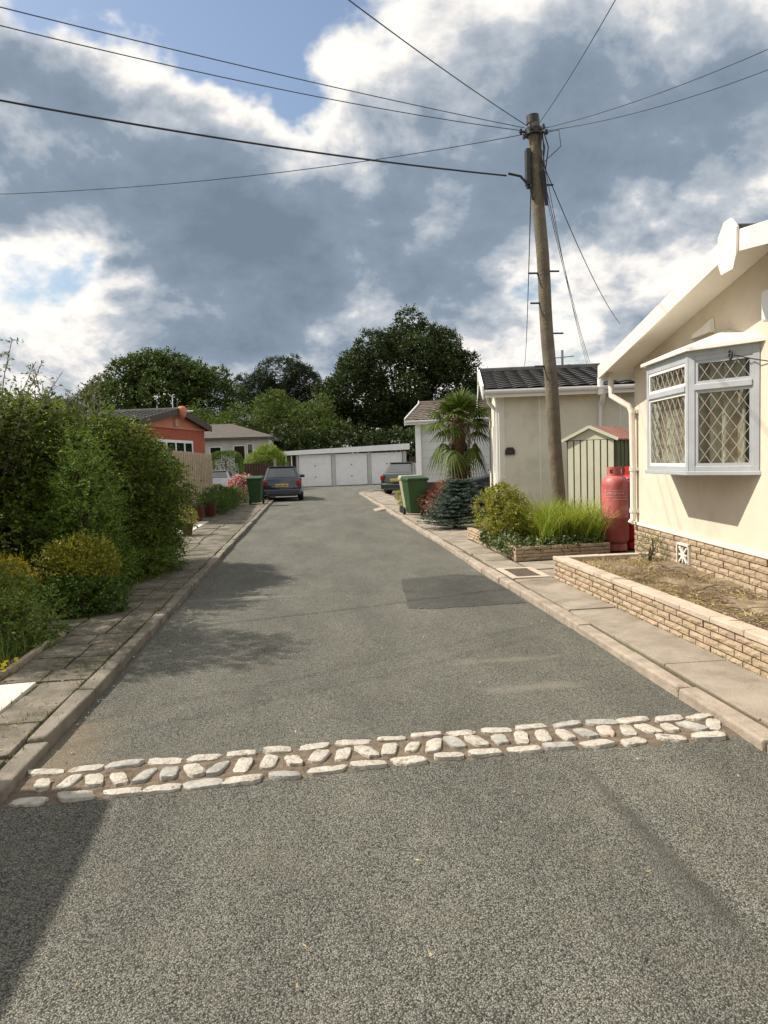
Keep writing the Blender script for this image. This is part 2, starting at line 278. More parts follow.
# ------------------------------------------------------------------ builders
def link(o, parent=None, label=None, cat=None, group=None, kind=None):
    COL.objects.link(o)
    if parent: o.parent = parent
    if label: o['label'] = label
    if cat: o['category'] = cat
    if group: o['group'] = group
    if kind: o['kind'] = kind
    return o
def thing(name, label, cat, loc=(0, 0, 0), rz=0, group=None):
    o = bpy.data.objects.new(name, None); o.empty_display_size = .2; o.location = loc; o.rotation_euler = (0, 0, R(rz))
    return link(o, None, label, cat, group)
class MB:
    def __init__(s): s.v = []; s.f = []; s.mi = []; s.cur = 0
    def add(s, vs, fs):
        b = len(s.v); s.v += [tuple(v) for v in vs]; s.f += [tuple(b + i for i in f) for f in fs]; s.mi += [s.cur] * len(fs); return s
    def box(s, x0, x1, y0, y1, z0, z1, M4=None, jit=0):
        vs = [Vector((x, y, z)) for z in (z0, z1) for y in (y0, y1) for x in (x0, x1)]
        if jit: vs = [v + Vector([random.uniform(-jit, jit) for _ in range(3)]) for v in vs]
        if M4: vs = [M4 @ v for v in vs]
        return s.add(vs, [(0, 2, 3, 1), (4, 5, 7, 6), (0, 1, 5, 4), (2, 6, 7, 3), (0, 4, 6, 2), (1, 3, 7, 5)])
    def prism(s, poly, z0, z1, M4=None):      # poly in xy, counter-clockwise
        n = len(poly); vs = [Vector((x, y, z0)) for x, y in poly] + [Vector((x, y, z1)) for x, y in poly]
        if M4: vs = [M4 @ v for v in vs]
        return s.add(vs, [tuple(range(n - 1, -1, -1)), tuple(range(n, 2 * n))] + [(i, (i + 1) % n, n + (i + 1) % n, n + i) for i in range(n)])
    def bar(s, a, b, w, h, up=Vector((0, 0, 1))):
        a = Vector(a); b = Vector(b); d = (b - a).normalized(); x = d.cross(up)
        if x.length < 1e-4: x = Vector((1, 0, 0))
        x.normalize(); u = x.cross(d).normalized(); vs = []
        for p in (a, b):
            for sx, su in ((-1, -1), (1, -1), (1, 1), (-1, 1)): vs.append(p + x * sx * w / 2 + u * su * h / 2)
        return s.add(vs, [(0, 1, 2, 3), (7, 6, 5, 4), (0, 4, 5, 1), (1, 5, 6, 2), (2, 6, 7, 3), (3, 7, 4, 0)])
    def tube(s, pts, rad, n=8, cap=True):
        pts = [Vector(p) for p in pts]; rs = rad if isinstance(rad, (list, tuple)) else [rad] * len(pts); vs = []; fs = []
        prev = None
        for i, p in enumerate(pts):
            d = (pts[min(i + 1, len(pts) - 1)] - pts[max(i - 1, 0)]).normalized()
            if prev is None: x = d.orthogonal().normalized()
            else:
                x = prev - d * prev.dot(d); x = x.normalized() if x.length > 1e-5 else d.orthogonal().normalized()
            prev = x; y = d.cross(x)
            for k in range(n):
                a = 2 * math.pi * k / n; vs.append(p + (x * math.cos(a) + y * math.sin(a)) * rs[i])
        for i in range(len(pts) - 1):
            for k in range(n): fs.append((i * n + k, i * n + (k + 1) % n, (i + 1) * n + (k + 1) % n, (i + 1) * n + k))
        if cap: fs += [tuple(range(n - 1, -1, -1)), tuple((len(pts) - 1) * n + k for k in range(n))]
        return s.add(vs, fs)
    def lathe(s, prof, n=24, c=(0, 0, 0)):
        vs = [(c[0] + r * math.cos(2 * math.pi * k / n), c[1] + r * math.sin(2 * math.pi * k / n), c[2] + z) for r, z in prof for k in range(n)]
        fs = [(i * n + k, i * n + (k + 1) % n, (i + 1) * n + (k + 1) % n, (i + 1) * n + k) for i in range(len(prof) - 1) for k in range(n)]
        return s.add(vs, fs)
    def quad(s, a, b, c, d): return s.add([a, b, c, d], [(0, 1, 2, 3)])
    def build(s, name, mats, parent=None, smooth=False, bev=0, **kw):
        me = bpy.data.meshes.new(name); me.from_pydata(s.v, [], s.f)
        ms = mats if isinstance(mats, (list, tuple)) else [mats]
        for m_ in ms: me.materials.append(m_ if not isinstance(m_, str) else M[m_])
        if len(ms) > 1: me.polygons.foreach_set('material_index', s.mi)
        if smooth: me.polygons.foreach_set('use_smooth', [True] * len(me.polygons))
        me.update(); o = bpy.data.objects.new(name, me); link(o, parent, **kw)
        if bev:
            b = o.modifiers.new('bevel', 'BEVEL'); b.width = bev; b.segments = 2; b.limit_method = 'ANGLE'; b.angle_limit = R(40)
        if smooth and not bev:
            try: me.set_sharp_from_angle(angle=R(50))
            except Exception: pass
        return o
def npmesh(name, V, Fq, mat_, parent=None, **kw):     # V (n,3), Fq (m,4)
    me = bpy.data.meshes.new(name); V = np.asarray(V, np.float32); Fq = np.asarray(Fq, np.int32); k = Fq.shape[1]
    me.vertices.add(len(V)); me.vertices.foreach_set('co', V.ravel())
    me.loops.add(Fq.size); me.loops.foreach_set('vertex_index', Fq.ravel())
    me.polygons.add(len(Fq)); me.polygons.foreach_set('loop_start', np.arange(0, Fq.size, k, dtype=np.int32))
    me.update(calc_edges=True); me.materials.append(M[mat_]); o = bpy.data.objects.new(name, me); return link(o, parent, **kw)
def unit(a): return a / np.maximum(np.linalg.norm(a, axis=-1, keepdims=True), 1e-9)
def leaves(P, A, ln, wd, nz=.6):
    """folded diamond leaves: base points P, main axes A, lengths, widths"""
    n = len(P); A = unit(A); Rn = rng.normal(size=(n, 3)); Rn[:, 2] += nz; side = unit(np.cross(A, Rn)); up = np.cross(side, A)
    ln = np.broadcast_to(ln, n)[:, None]; wd = np.broadcast_to(wd, n)[:, None]
    V = np.stack([P, P + A * ln * .5 + side * wd * .5 + up * wd * .18, P + A * ln, P + A * ln * .5 - side * wd * .5 + up * wd * .18], 1).reshape(-1, 3)
    return V, np.arange(4 * n).reshape(n, 4)
def twigs(P, Dn, k, Lt, leaf, width, droop=.2, splay=.9):
    n = len(P); Dn = unit(Dn); t = (np.arange(k) + .5) / k
    Lt = np.broadcast_to(Lt, n)
    Q = P[:, None, :] + Dn[:, None, :] * (t[None, :, None] * Lt[:, None, None])
    Q[..., 2] -= droop * Lt[:, None] * t[None] ** 2
    ref = unit(rng.normal(size=(n, 3)) * .35 + np.array([0, 0, 1.])); side = unit(np.cross(Dn, ref))
    sg = np.where(np.arange(k) % 2, 1, -1)[None, :, None]
    A = Dn[:, None, :] * .75 + side[:, None, :] * sg * splay + rng.normal(size=(n, k, 3)) * .25; A[..., 2] -= droop
    sz = (1 - .45 * t)[None, :] * rng.uniform(.7, 1.25, (n, k))
    V, Fq = leaves(Q.reshape(-1, 3), A.reshape(-1, 3), (leaf * sz).ravel(), (width * sz).ravel())
    return V, Fq
def merge(parts):
    Vs, Fs, b = [], [], 0
    for V, Fq in parts: Vs.append(V); Fs.append(Fq + b); b += len(V)
    return np.concatenate(Vs), np.concatenate(Fs)
def blobs_sample(bl, n, shell=.7, up=0.15):
    """bl: (x,y,z,rx,ry,rz). points in the outer shells, with outward directions"""
    bl = np.array(bl, float); w = (bl[:, 3] * bl[:, 4] * bl[:, 5]) ** (2 / 3); idx = rng.choice(len(bl), n, p=w / w.sum())
    d = unit(rng.normal(size=(n, 3))); r = shell + (1 - shell) * rng.uniform(size=(n, 1)) ** .6
    C = bl[idx]; P = C[:, :3] + d * C[:, 3:] * r
    # drop those deep inside another blob
    keep = np.ones(n, bool)
    for b in bl:
        q = (P - b[:3]) / b[3:]; keep &= (q ** 2).sum(1) > .38
    keep |= rng.uniform(size=n) < .22
    D_ = unit(d / C[:, 3:] * C[:, 3:].mean(1, keepdims=True)) ; D_[:, 2] += up
    return P[keep], D_[keep]
def clumps(bl, n, r0, r1):
    P, D_ = blobs_sample(bl, n, .75); rr = rng.uniform(r0, r1, len(P)); P = P - D_ * rr[:, None] * .3
    return [(*p, r, r, r * .8) for p, r in zip(P, rr)]
def shrub(name, label, cat, loc, bl, n, k, Lt, leaf, width, mat_, droop=.1, sub=None, stems=6, extra=None, up=.3, sz0=.7, group=None, core=0):
    t = thing(name, label, cat, loc, 0, group)
    b2 = list(bl) + (clumps(bl, *sub) if sub else [])
    P, D_ = blobs_sample(b2, n, sz0, up); D_ = D_ + rng.normal(size=D_.shape) * .35
    P[:, 2] = np.maximum(P[:, 2], .03)
    if core:
        Pc_, Dc_ = blobs_sample([(a, b, c, d * .85, e, f) for a, b, c, d, e, f in bl], core, .25, .1); Dc_ = Dc_ + rng.normal(size=Dc_.shape); extra = [twigs(Pc_, Dc_, 6, .3, .13, .075, .2)]
    npmesh('foliage', *merge([twigs(P, D_, k, Lt * rng.uniform(.6, 1.2, len(P)), leaf, width, droop)] + (extra or [])), mat_, t)
    mb = MB()
    for i in range(stems):
        b = bl[i % len(bl)]; a = Vector((b[0] + random.uniform(-.3, .3) * b[3], b[1] + random.uniform(-.3, .3) * b[4], 0)); e = Vector((b[0] + random.uniform(-.6, .6) * b[3], b[1] + random.uniform(-.6, .6) * b[4], b[2] + b[5] * .5))
        mb.tube([a, a.lerp(e, .5) + Vector((random.uniform(-.05, .05), random.uniform(-.05, .05), 0)), e], [.02, .014, .006], 5)
    mb.build('stem', 'bark', t, smooth=True)
    return t
def tree(name, label, loc, bl, n, k, Lt, leaf, width, mat_, sub, tr=.35, th=3.0, droop=.1, group=None, bark='bark', up=.3, kp=None):
    t = thing(name, label, 'tree', loc, 0, group)
    b2 = clumps(bl, *sub) + [(b[0], b[1], b[2], b[3] * .8, b[4] * .8, b[5] * .8) for b in bl]
    P, D_ = blobs_sample(b2, n, .6, up); D_ = D_ + rng.normal(size=D_.shape) * .5
    npmesh('crown', *twigs(P, D_, k, Lt * rng.uniform(.6, 1.2, len(P)), leaf, width, droop), mat_, t)
    mb = MB(); top = Vector((bl[0][0], bl[0][1], th))
    mb.tube([(0, 0, -.1), (.05, 0, th * .4), top * 1.0], [tr * 1.35, tr, tr * .8], 10)
    for b in b2[:70]:
        e = Vector(b[:3]); a = Vector((0, 0, th * random.uniform(.7, 1))).lerp(top, .8)
        mid = a.lerp(e, .5) + Vector((random.uniform(-.4, .4), random.uniform(-.4, .4), random.uniform(0, .6)))
        mb.tube([a, mid, e], [tr * .35, tr * .2, tr * .07], 5, False)
    mb.build('trunk', bark, t, smooth=True)
    return t
def blades(P, h, w, lean, seg=3, az=None):
    """curved tapering grass blades"""
    n = len(P); az = rng.uniform(0, 2 * math.pi, n) if az is None else az; h = np.broadcast_to(h, n); dirv = np.stack([np.cos(az), np.sin(az), np.zeros(n)], 1)
    sd = np.stack([-np.sin(az), np.cos(az), np.zeros(n)], 1); lean = lean * rng.uniform(.3, 1.3, n)
    ring = []
    for i in range(seg + 1):
        t = i / seg; c = P + dirv * (lean * h * t ** 1.8)[:, None] + np.array([0, 0, 1.]) * (h * t * (1 - .35 * lean * t))[:, None]
        ww = w * (1 - t ** 1.5) + .0008; ring += [c - sd * ww / 2, c + sd * ww / 2]
    V = np.stack(ring, 1).reshape(-1, 3); m_ = 2 * (seg + 1)
    Fq = np.concatenate([np.arange(n)[:, None] * m_ + np.array([2 * i, 2 * i + 1, 2 * i + 3, 2 * i + 2]) for i in range(seg)])
    return V, Fq

# ------------------------------------------------------------------ ground, road, pavements
def struct(name, mb, mat_, **kw): return mb.build(name, mat_, None, kind='structure', **kw)
g = MB(); g.quad((-600, -600, -.06), (600, -600, -.06), (600, 900, -.06), (-600, 900, -.06)); struct('ground', g, 'ground')
# road: fine grid with undulation near the camera
def roadz(x, y):
    z = .006 * math.sin(x * 1.9 + .6) * math.sin(y * .8) - .004 * math.cos(y * 2.3 + x)
    gx = 1.40 - .03 * math.sin(y * 2); gy = min(1, max(0, (3.7 - y) / .3)) * min(1, max(0, (y - 1.95) / .3))
    z -= .028 * math.exp(-((x - gx) / .05) ** 2) * gy; z += .012 * math.exp(-((x - gx + .10) / .05) ** 2) * gy
    z += .012 * math.exp(-((y - 3.9) / .3) ** 2) * (1 if y > 0 else 0)
    return z
xs = [-1.535 + 3.87 * i / 96 for i in range(97)]; ys = [-2 + .25 * i for i in range(14)] + [1.5 + .04 * i for i in range(70)] + [4.3 + .15 * i for i in range(80)] + [16.3 + 1.0 * i for i in range(18)]
xs2 = xs; V = []; Fc = []
for y in ys:
    for x in xs2: V.append((x, y, roadz(x, y) if y < 20 else 0))
nx = len(xs2)
for j in range(len(ys) - 1):
    for i in range(nx - 1): Fc.append((j * nx + i, j * nx + i + 1, (j + 1) * nx + i + 1, (j + 1) * nx + i))
mb = MB(); mb.add(V, Fc)
y1 = ys[-1]; e = [(-1.535, y1), (2.335, y1), (2.45, 35.5), (2.9, 37), (4.2, 38), (30, 39), (30, 60), (-14, 60), (-14, 41), (-3.2, 40), (-2.2, 36.5), (-1.6, 34.4)]
mb.add([(x, y, 0) for x, y in e], [tuple(range(len(e)))])
struct('road', mb, 'road', smooth=True)
# dark repair patch
mb = MB(); P_ = []; cor_ = [(1.0, 7.80), (1.25, 7.70), (1.75, 7.72), (2.29, 7.74), (2.30, 8.6), (2.29, 9.75), (2.0, 9.95), (1.45, 9.80), (1.16, 9.70), (1.08, 8.9)]
for i in range(len(cor_)):
    a, b = cor_[i], cor_[(i + 1) % len(cor_)]
    for k in range(9): u = k / 9; P_.append((a[0] + (b[0] - a[0]) * u + random.uniform(-.014, .014) * (a[0] < 2.28 or b[0] < 2.28), a[1] + (b[1] - a[1]) * u + random.uniform(-.02, .02)))
cxp, cyp = 1.66, 8.75; n = len(P_); V = []
for sc_, h_ in ((1.0, -.002), (.985, .008), (.6, .009), (.02, .009)): V += [(cxp + (x - cxp) * sc_, cyp + (y - cyp) * sc_, roadz(cxp + (x - cxp) * sc_, cyp + (y - cyp) * sc_) + h_) for x, y in P_]
mb.add(V, [(r_ * n + i, r_ * n + (i + 1) % n, (r_ + 1) * n + (i + 1) % n, (r_ + 1) * n + i) for r_ in range(3) for i in range(n)] + [tuple(3 * n + i for i in range(n))])
struct('road_patch', mb, 'patch')

def flags(mb, x0, x1, y0, y1, nx_, lenr, z, gap=.012, jit=.012, th=.04, holes=()):
    y = y0
    while y < y1 - .15:
        ln = random.uniform(*lenr); ye = min(y1, y + ln)
        if y1 - ye < .2: ye = y1
        edges = [x0 + (x1 - x0) * i / nx_ + (random.uniform(-.06, .06) if 0 < i < nx_ else 0) for i in range(nx_ + 1)]
        for i in range(nx_):
            dz = random.uniform(-.006, .006); tx, ty = random.uniform(-.012, .012), random.uniform(-.01, .01)
            c = [(edges[i] + gap, y + gap), (edges[i + 1] - gap, y + gap), (edges[i + 1] - gap, ye - gap), (edges[i] + gap, ye - gap)]
            c = [(a + random.uniform(-jit, jit), b + random.uniform(-jit, jit)) for a, b in c]
            if random.random() < .0 and jit > .01: c = [((a + edges[i] + .1) / 2, b) for a, b in c[:3]] + [c[3]]
            cxm, cym = sum(a for a, b in c) / 4, sum(b for a, b in c) / 4
            top = [(a, b, z + dz + tx * (a - cxm) + ty * (b - cym)) for a, b in c]; bot = [(a, b, z - th) for a, b in c]
            mb.add(bot + top, [(4, 5, 6, 7), (0, 1, 5, 4), (1, 2, 6, 5), (2, 3, 7, 6), (3, 0, 4, 7)])
        y = ye
# beds of dirt under the pavements
mb = MB(); mb.box(-4.0, -1.66, 3.2, 33.5, -.1, .052); mb.box(2.46, 3.35, -2, 36.0, -.1, .058); mb.box(3.35, 4.2, 8.9, 10.4, -.1, .05); mb.box(2.46, 4.4, 13.5, 36, -.1, .054); mb.box(4.38, 7, 8.9, 14.5, -.1, .062); mb.box(4.4, 9, 17, 26.5, -.1, .06)
struct('pavement_base', mb, 'dirt')
mb = MB(); flags(mb, -2.30, -1.665, 5.5, 12.2, 2, (.3, .62), .075, .007, .009)
flags(mb, -2.0, -1.665, 2.5, 5.5, 1, (.45, .62), .075, .012, .01)
flags(mb, -3.2, -2.30, 7.15, 7.75, 2, (.5, .6), .073, .014, .016)
flags(mb, -2.75, -1.665, 12.2, 21.5, 2, (.6, .75), .075, .01, .008); flags(mb, -2.35, -1.665, 21.5, 33.4, 1, (.6, .8), .075)
struct('pavement', mb, 'flag', bev=.006)
mb = MB(); mb.prism([(-3.6, 4.55), (-2.02, 4.75), (-2.02, 5.48), (-3.6, 5.3)], .0, .079); mb.prism([(-3.6, 3.7), (-2.02, 3.85), (-2.02, 4.74), (-3.6, 4.54)], .0, .072)
mb.prism([(-3.5, 16.9), (-2.77, 16.9), (-2.77, 20.4), (-3.5, 20.4)], .0, .085)
struct('driveway', mb, 'flagpale', bev=.006)
mb = MB(); flags(mb, 2.475, 2.96, -1, 8.9, 1, (.85, 1.15), .078, .006, .004); flags(mb, 2.475, 2.9, 9.75, 13.5, 1, (.5, .9), .078, .012, .015)
flags(mb, 2.475, 3.4, 13.5, 35.5, 2, (.6, .9), .078, .012, .014); flags(mb, 2.92, 4.2, 8.95, 10.3, 2, (.6, .7), .074, .01, .01)
struct('pavement', mb, 'concrete', bev=.006)
# kerbs: individual kerbstones
mb = MB(); y = -1.2
while y < 33.5:
    ln = .915; q_ = random.uniform(-.008, .006); mb.box(-1.655 + q_, -1.540 + q_, y + .005, y + ln - .005, -.08, .078 + random.uniform(-.010, .008), None, .009); y += ln
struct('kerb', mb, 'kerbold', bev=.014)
mb = MB(); y = -1.0
while y < 35:
    ln = .915; q_ = .010 * math.sin(y * 1.1) + random.uniform(-.005, .005); mb.box(2.325 + q_, 2.452 + q_, y + .004, y + ln - .004, -.08, .068 + random.uniform(-.010, .008), None, .009); y += ln
pts = [(2.42, 35.1), (2.55, 36), (3.1, 37.2), (4.4, 38), (7, 38.4)]
for a, b in zip(pts, pts[1:]): mb.bar((a[0], a[1], 0), (b[0], b[1], 0), .125, .145)
struct('kerb', mb, 'kerb', bev=.014)
# manhole slab and its pale frame
t = thing('manhole_cover', 'brown rectangular cover in a pale concrete frame set in the right pavement', 'manhole cover', (2.70, 9.3, .07))
mb = MB()
for b in ((-.24, .24, -.42, -.33), (-.24, .24, .33, .42), (-.24, -.16, -.33, .33), (.16, .24, -.33, .33)): mb.box(*b, 0, .02)
mb.build('frame', 'coping', t, bev=.004); mb = MB(); mb.box(-.155, .155, -.325, .325, 0, .014); mb.build('lid', 'mortar', t, bev=.003)
# loose concrete wedge in the gutter
mb = MB(); mb.add([(-.16, -.5, 0), (.16, -.5, 0), (.16, .5, 0), (-.16, .5, 0), (.16, -.48, .075), (.16, .48, .075), (-.15, -.48, .015), (-.15, .48, .015)],
       [(0, 1, 4, 6), (1, 2, 5, 4), (2, 3, 7, 5), (3, 0, 6, 7), (6, 4, 5, 7), (0, 3, 2, 1)])
o = mb.build('kerb_ramp', 'kerb', None, bev=.01, label='small pale concrete wedge ramp lying against the right kerb', cat='ramp'); o.location = (2.16, 23.4, .002)

# ------------------------------------------------------------------ the stone strip across the road
t = thing('stone_strip', 'band of worn white stone setts laid in three courses across the road', 'stone strip', (0.4, 3.9, .0))
def yl(x): return 3.69 + (x + 1.5) * .043 + (.03 * math.sin(x * 1.7))
def sett(x, y, lx, ly, m_):
    n = random.choice((6, 7, 8, 9)); ph = random.uniform(0, 6); pts = []
    for i in range(16):
        a = 2 * math.pi * (i + .5) / 16; c, s_ = math.cos(a), math.sin(a); q = 1 / max(abs(c) ** 11 + abs(s_) ** 11, 1e-6) ** (1 / 11)
        pts.append((c * q * lx / 2 * random.uniform(.90, 1.04), s_ * q * ly / 2 * random.uniform(.88, 1.06)))
    rz = random.uniform(-.13, .13) * (3 if x > 1.7 else 1); cr_, sr = math.cos(rz), math.sin(rz); sk = random.uniform(-.3, .45) if ly > .1 else random.uniform(-.5, .5)
    pts = [(p[0] + p[1] * sk, p[1]) for p in pts]; pts = [(p[0] * cr_ - p[1] * sr, p[0] * sr + p[1] * cr_) for p in pts]
    zt = .016 + random.uniform(-.004, .005); tx, ty = random.uniform(-.06, .06), random.uniform(-.08, .08)
    base = roadz(x, y); mb = MB(); V = []; n = len(pts)
    for sc, zz_ in ((1.02, -.02), (1.0, zt * .93), (.965, zt), (.5, zt + .001)):
        for px, py in pts: V.append((x - .4 + px * sc, y - 3.9 + py * sc, base + zz_ + (tx * px + ty * py) * sc + (random.uniform(-.002, .002) if sc < 1 else 0)))
    fs = [(r * n + i, r * n + (i + 1) % n, (r + 1) * n + (i + 1) % n, (r + 1) * n + i) for r in range(3) for i in range(n)] + [tuple(3 * n + i for i in range(n))]
    mb.add(V, fs); mb.build('sett', m_, t, smooth=True)
for row, off, pitch_, lx, ly in ((0, -.163, .203, .182, .080), (1, 0.0, .126, .084, .160), (2, .160, .203, .182, .076)):
    x = -1.45 + random.uniform(0, .06)
    while x < 2.27:
        sett(x, yl(x) + .12 + off * (1 - .12 * max(0, (x - .5) / 2)) + random.uniform(-.008, .008), lx * random.uniform(.85, 1.08), ly * random.uniform(.85, 1.12),
             random.choices(['stone', 'stonegrey', 'stonepink'], [.74, .245, .015] if x < 1.2 else [.45, .53, .02])[0]); x += pitch_ * random.uniform(.93, 1.08)
mb = MB(); n = 60; V = []
for i in range(n + 1):
    x = -1.533 + 3.865 * i / n; yc = yl(x) + .12
    for j in range(7):
        yy = yc - .205 + .41 * j / 6 + (random.uniform(-.02, .02) if j in (0, 6) else 0)
        V.append((x - .4, yy - 3.9, roadz(x, yy) + (-.001 if j in (0, 6) else .004 + random.uniform(-.003, .004))))
mb.add(V, [(i * 7 + j, (i + 1) * 7 + j, (i + 1) * 7 + j + 1, i * 7 + j + 1) for i in range(n) for j in range(6)])
mb.build('mortar_bed', 'grit', t)

# ------------------------------------------------------------------ brickwork
def bricks(mb, M4, length, z0, courses, bl=.215, bh=.052, gap=.009, depth=.09, jit=.004, flip=0, hole=None):
    """running bond on local +x, face at local y=0 looking to -y; two brick colours"""
    for c in range(courses):
        x = -(bl / 2 if (c + flip) % 2 else 0); z = z0 + c * (bh + gap)
        while x < length - .02:
            a, b = max(0, x), min(length, x + bl); x += bl + gap
            if b - a < .04: continue
            if hole and b > hole[0] and a < hole[1] and z + bh > hole[2] and z < hole[3]:
                if a < hole[0] - .04: b = hole[0] - .004
                elif b > hole[1] + .04: a = hole[1] + .004
                else: continue
            mb.cur = 1 if random.random() < .25 else 0
            d = random.uniform(-.006, .004)
            vs = []; nu = 4; nw = 2      # rough split face grid
            for j in range(nw + 1):
                for i in range(nu + 1):
                    edge = i in (0, nu) or j in (0, nw)
                    vs.append(M4 @ Vector((a + (b - a) * i / nu, (0 if edge else -random.uniform(.001, .012)) + d, z + bh * j / nw)))
            fs = [(j * (nu + 1) + i, j * (nu + 1) + i + 1, (j + 1) * (nu + 1) + i + 1, (j + 1) * (nu + 1) + i) for j in range(nw) for i in range(nu)]
            mb.add(vs, fs)
            bk = [M4 @ Vector(p) for p in ((a, d, z), (b, d, z), (b, d, z + bh), (a, d, z + bh), (a, depth, z), (b, depth, z), (b, depth, z + bh), (a, depth, z + bh))]
            mb.add(bk, [(4, 5, 1, 0), (3, 2, 6, 7), (0, 3, 7, 4), (1, 5, 6, 2)])
    mb.cur = 0
def frame4(org, xdir):
    xd = Vector((xdir[0], xdir[1], 0)).normalized(); yd = Vector((-xd.y, xd.x, 0)); m_ = Matrix.Identity(4)
    for i in range(3): m_[i][0] = xd[i]; m_[i][1] = yd[i]; m_[i][2] = (0, 0, 1)[i]; m_[i][3] = org[i]
    return m_
# retaining wall of the bed
t = thing('garden_wall', 'low buff brick retaining wall with pale coping along the right pavement', 'wall', (2.965, 8.83, .06))
mb = MB(); mL = frame4((0, 0, 0), (0, -1)); mL2 = frame4((1.4, 0, 0), (-1, 0))     # road face looks to -x ; end face looks to +y
bricks(mb, mL, 10.5, .0, 4, .20, .0490, .0115); bricks(mb, mL2, 1.4, .0, 4, .20, .0490, .0115, flip=1); mb.build('brickwork', ['brick', 'brick2'], t)
mb = MB(); mb.box(.008, .13, -10.5, -.008, -.05, .236); mb.box(.13, 1.4, -.12, -.008, -.05, .236); mb.build('mortar', 'mortar', t)
mb = MB(); y = .012
while y > -10.5:
    ln = random.uniform(.43, .47); mb.box(-.014, .135, y - ln + .004, y, .238, .285, None, .003); y -= ln
x = .14
while x < 1.3: mb.box(x, x + .44, -.13, .012, .238, .284, None, .003); x += .448
mb.build('coping', 'coping', t, bev=.008)
# planter
t = thing('brick_planter', 'low stone planter bed holding grasses and shrubs around the pole', 'planter', (2.93, 10.4, .07))
mb = MB(); bricks(mb, frame4((0, 3.3, 0), (0, -1)), 3.3, 0, 4, .24, .045, .007); bricks(mb, frame4((0, 0, 0), (1, .06)), 1.45, 0, 4, .24, .045, .007, flip=1); mb.build('brickwork', ['brick', 'brick2'], t)
mb = MB(); mb.box(.008, .11, .02, 3.3, -.05, .20); mb.box(.02, 1.45, .10, .2, -.05, .20); mb.build('mortar', 'mortar', t)
mb = MB(); mb.box(.1, 1.44, .12, 3.3, 0, .17); mb.build('soil', 'dirt', t)
# bed soil: rumpled mesh between wall and house
mb = MB(); nx_, ny_ = 16, 90; V = []
for j in range(ny_ + 1):
    for i in range(nx_ + 1):
        u = i / nx_; y = -2 + 10.72 * j / ny_; xl = 3.09; xr = 3.45 + (9.47 - 0) * 0 + (4.33 - .1083 / .994 * (9.47 - y)) - 3.45
        x = xl + (xr - xl) * u; z = .265 + .05 * u + .04 * math.sin(x * 7 + y * 3) * math.sin(y * 2.3 - x * 4) + random.uniform(-.012, .012)
        V.append((x, y, z))
mb.add(V, [(j * (nx_ + 1) + i, j * (nx_ + 1) + i + 1, (j + 1) * (nx_ + 1) + i + 1, (j + 1) * (nx_ + 1) + i) for j in range(ny_) for i in range(nx_)])
struct('flower_bed', mb, 'soil', smooth=True)
def bedpt(n, y0, y1, x0=3.14):
    y = rng.uniform(y0, y1, n); xr = 4.28 - .109 * (9.47 - y); x = x0 + (xr - x0) * rng.uniform(0, 1, n); return np.stack([x, y, np.full(n, .285)], 1)
P = bedpt(15000, 2.5, 8.65); az = rng.uniform(0, 6.28, len(P)); A = np.stack([np.cos(az), np.sin(az), rng.uniform(-.05, .35, len(P))], 1)
V1 = leaves(P, A, rng.uniform(.03, .15, len(P)), rng.uniform(.003, .010, len(P)))
P = bedpt(4200, 6.4, 8.7); V2 = blades(P, rng.uniform(.02, .08, len(P)), .005, .9)
P = bedpt(900, 2.5, 8.7); az = rng.uniform(0, 6.28, len(P)); V3 = leaves(P, np.stack([np.cos(az), np.sin(az), rng.uniform(-.1, .4, len(P))], 1), .05, .03)
npmesh('dry_clippings', *merge([V1, V2, V3]), 'straw', label='dry straw, dead leaves and clippings on the bed', cat='dry clippings', kind='stuff')
mb = MB()
for p in bedpt(260, 2.5, 7.8):
    a = random.uniform(0, 6.28); l_ = random.uniform(.08, .4); d = Vector((math.cos(a), math.sin(a), random.uniform(0, .3))) * l_; p = Vector(p); mb.tube([p, p + d * .5 + Vector((0, 0, .03)), p + d], [.005, .004, .002], 4)
mb.build('dead_twigs', 'barkgrey', None, kind='stuff', label='bare dead twigs scattered over the bed', cat='twigs')

# ------------------------------------------------------------------ park homes
def tiled_slope(mb, x0, x1, yE, zE, yR, zR, tw=.30, course=.33, sgn=1):
    """tile surface from eave (yE,zE) to ridge (yR,zR)"""
    L_ = math.hypot(yR - yE, zR - zE); nc = max(2, int(L_ / course)); nxn = int((x1 - x0) / tw * 5)
    ny = Vector((0, -(zR - zE), yR - yE)); ny.normalize(); ny = ny if ny.z > 0 else -ny
    V = []; k = 0
    for c in range(nc):
        for e_, lift in ((0, .035), (1, .008)):
            t_ = (c + e_) / nc
            for i in range(nxn + 1):
                x = x0 + (x1 - x0) * i / nxn; h = lift + .022 * abs(math.sin(math.pi * (x - x0) / tw))
                V.append((x, yE + (yR - yE) * t_ + ny.y * h, zE + (zR - zE) * t_ + ny.z * h))
    fs = [(r * (nxn + 1) + i, r * (nxn + 1) + i + 1, (r + 1) * (nxn + 1) + i + 1, (r + 1) * (nxn + 1) + i) for r in range(2 * nc - 1) for i in range(nxn)]
    if sgn < 0: fs = [f[::-1] for f in fs]
    mb.add(V, fs)
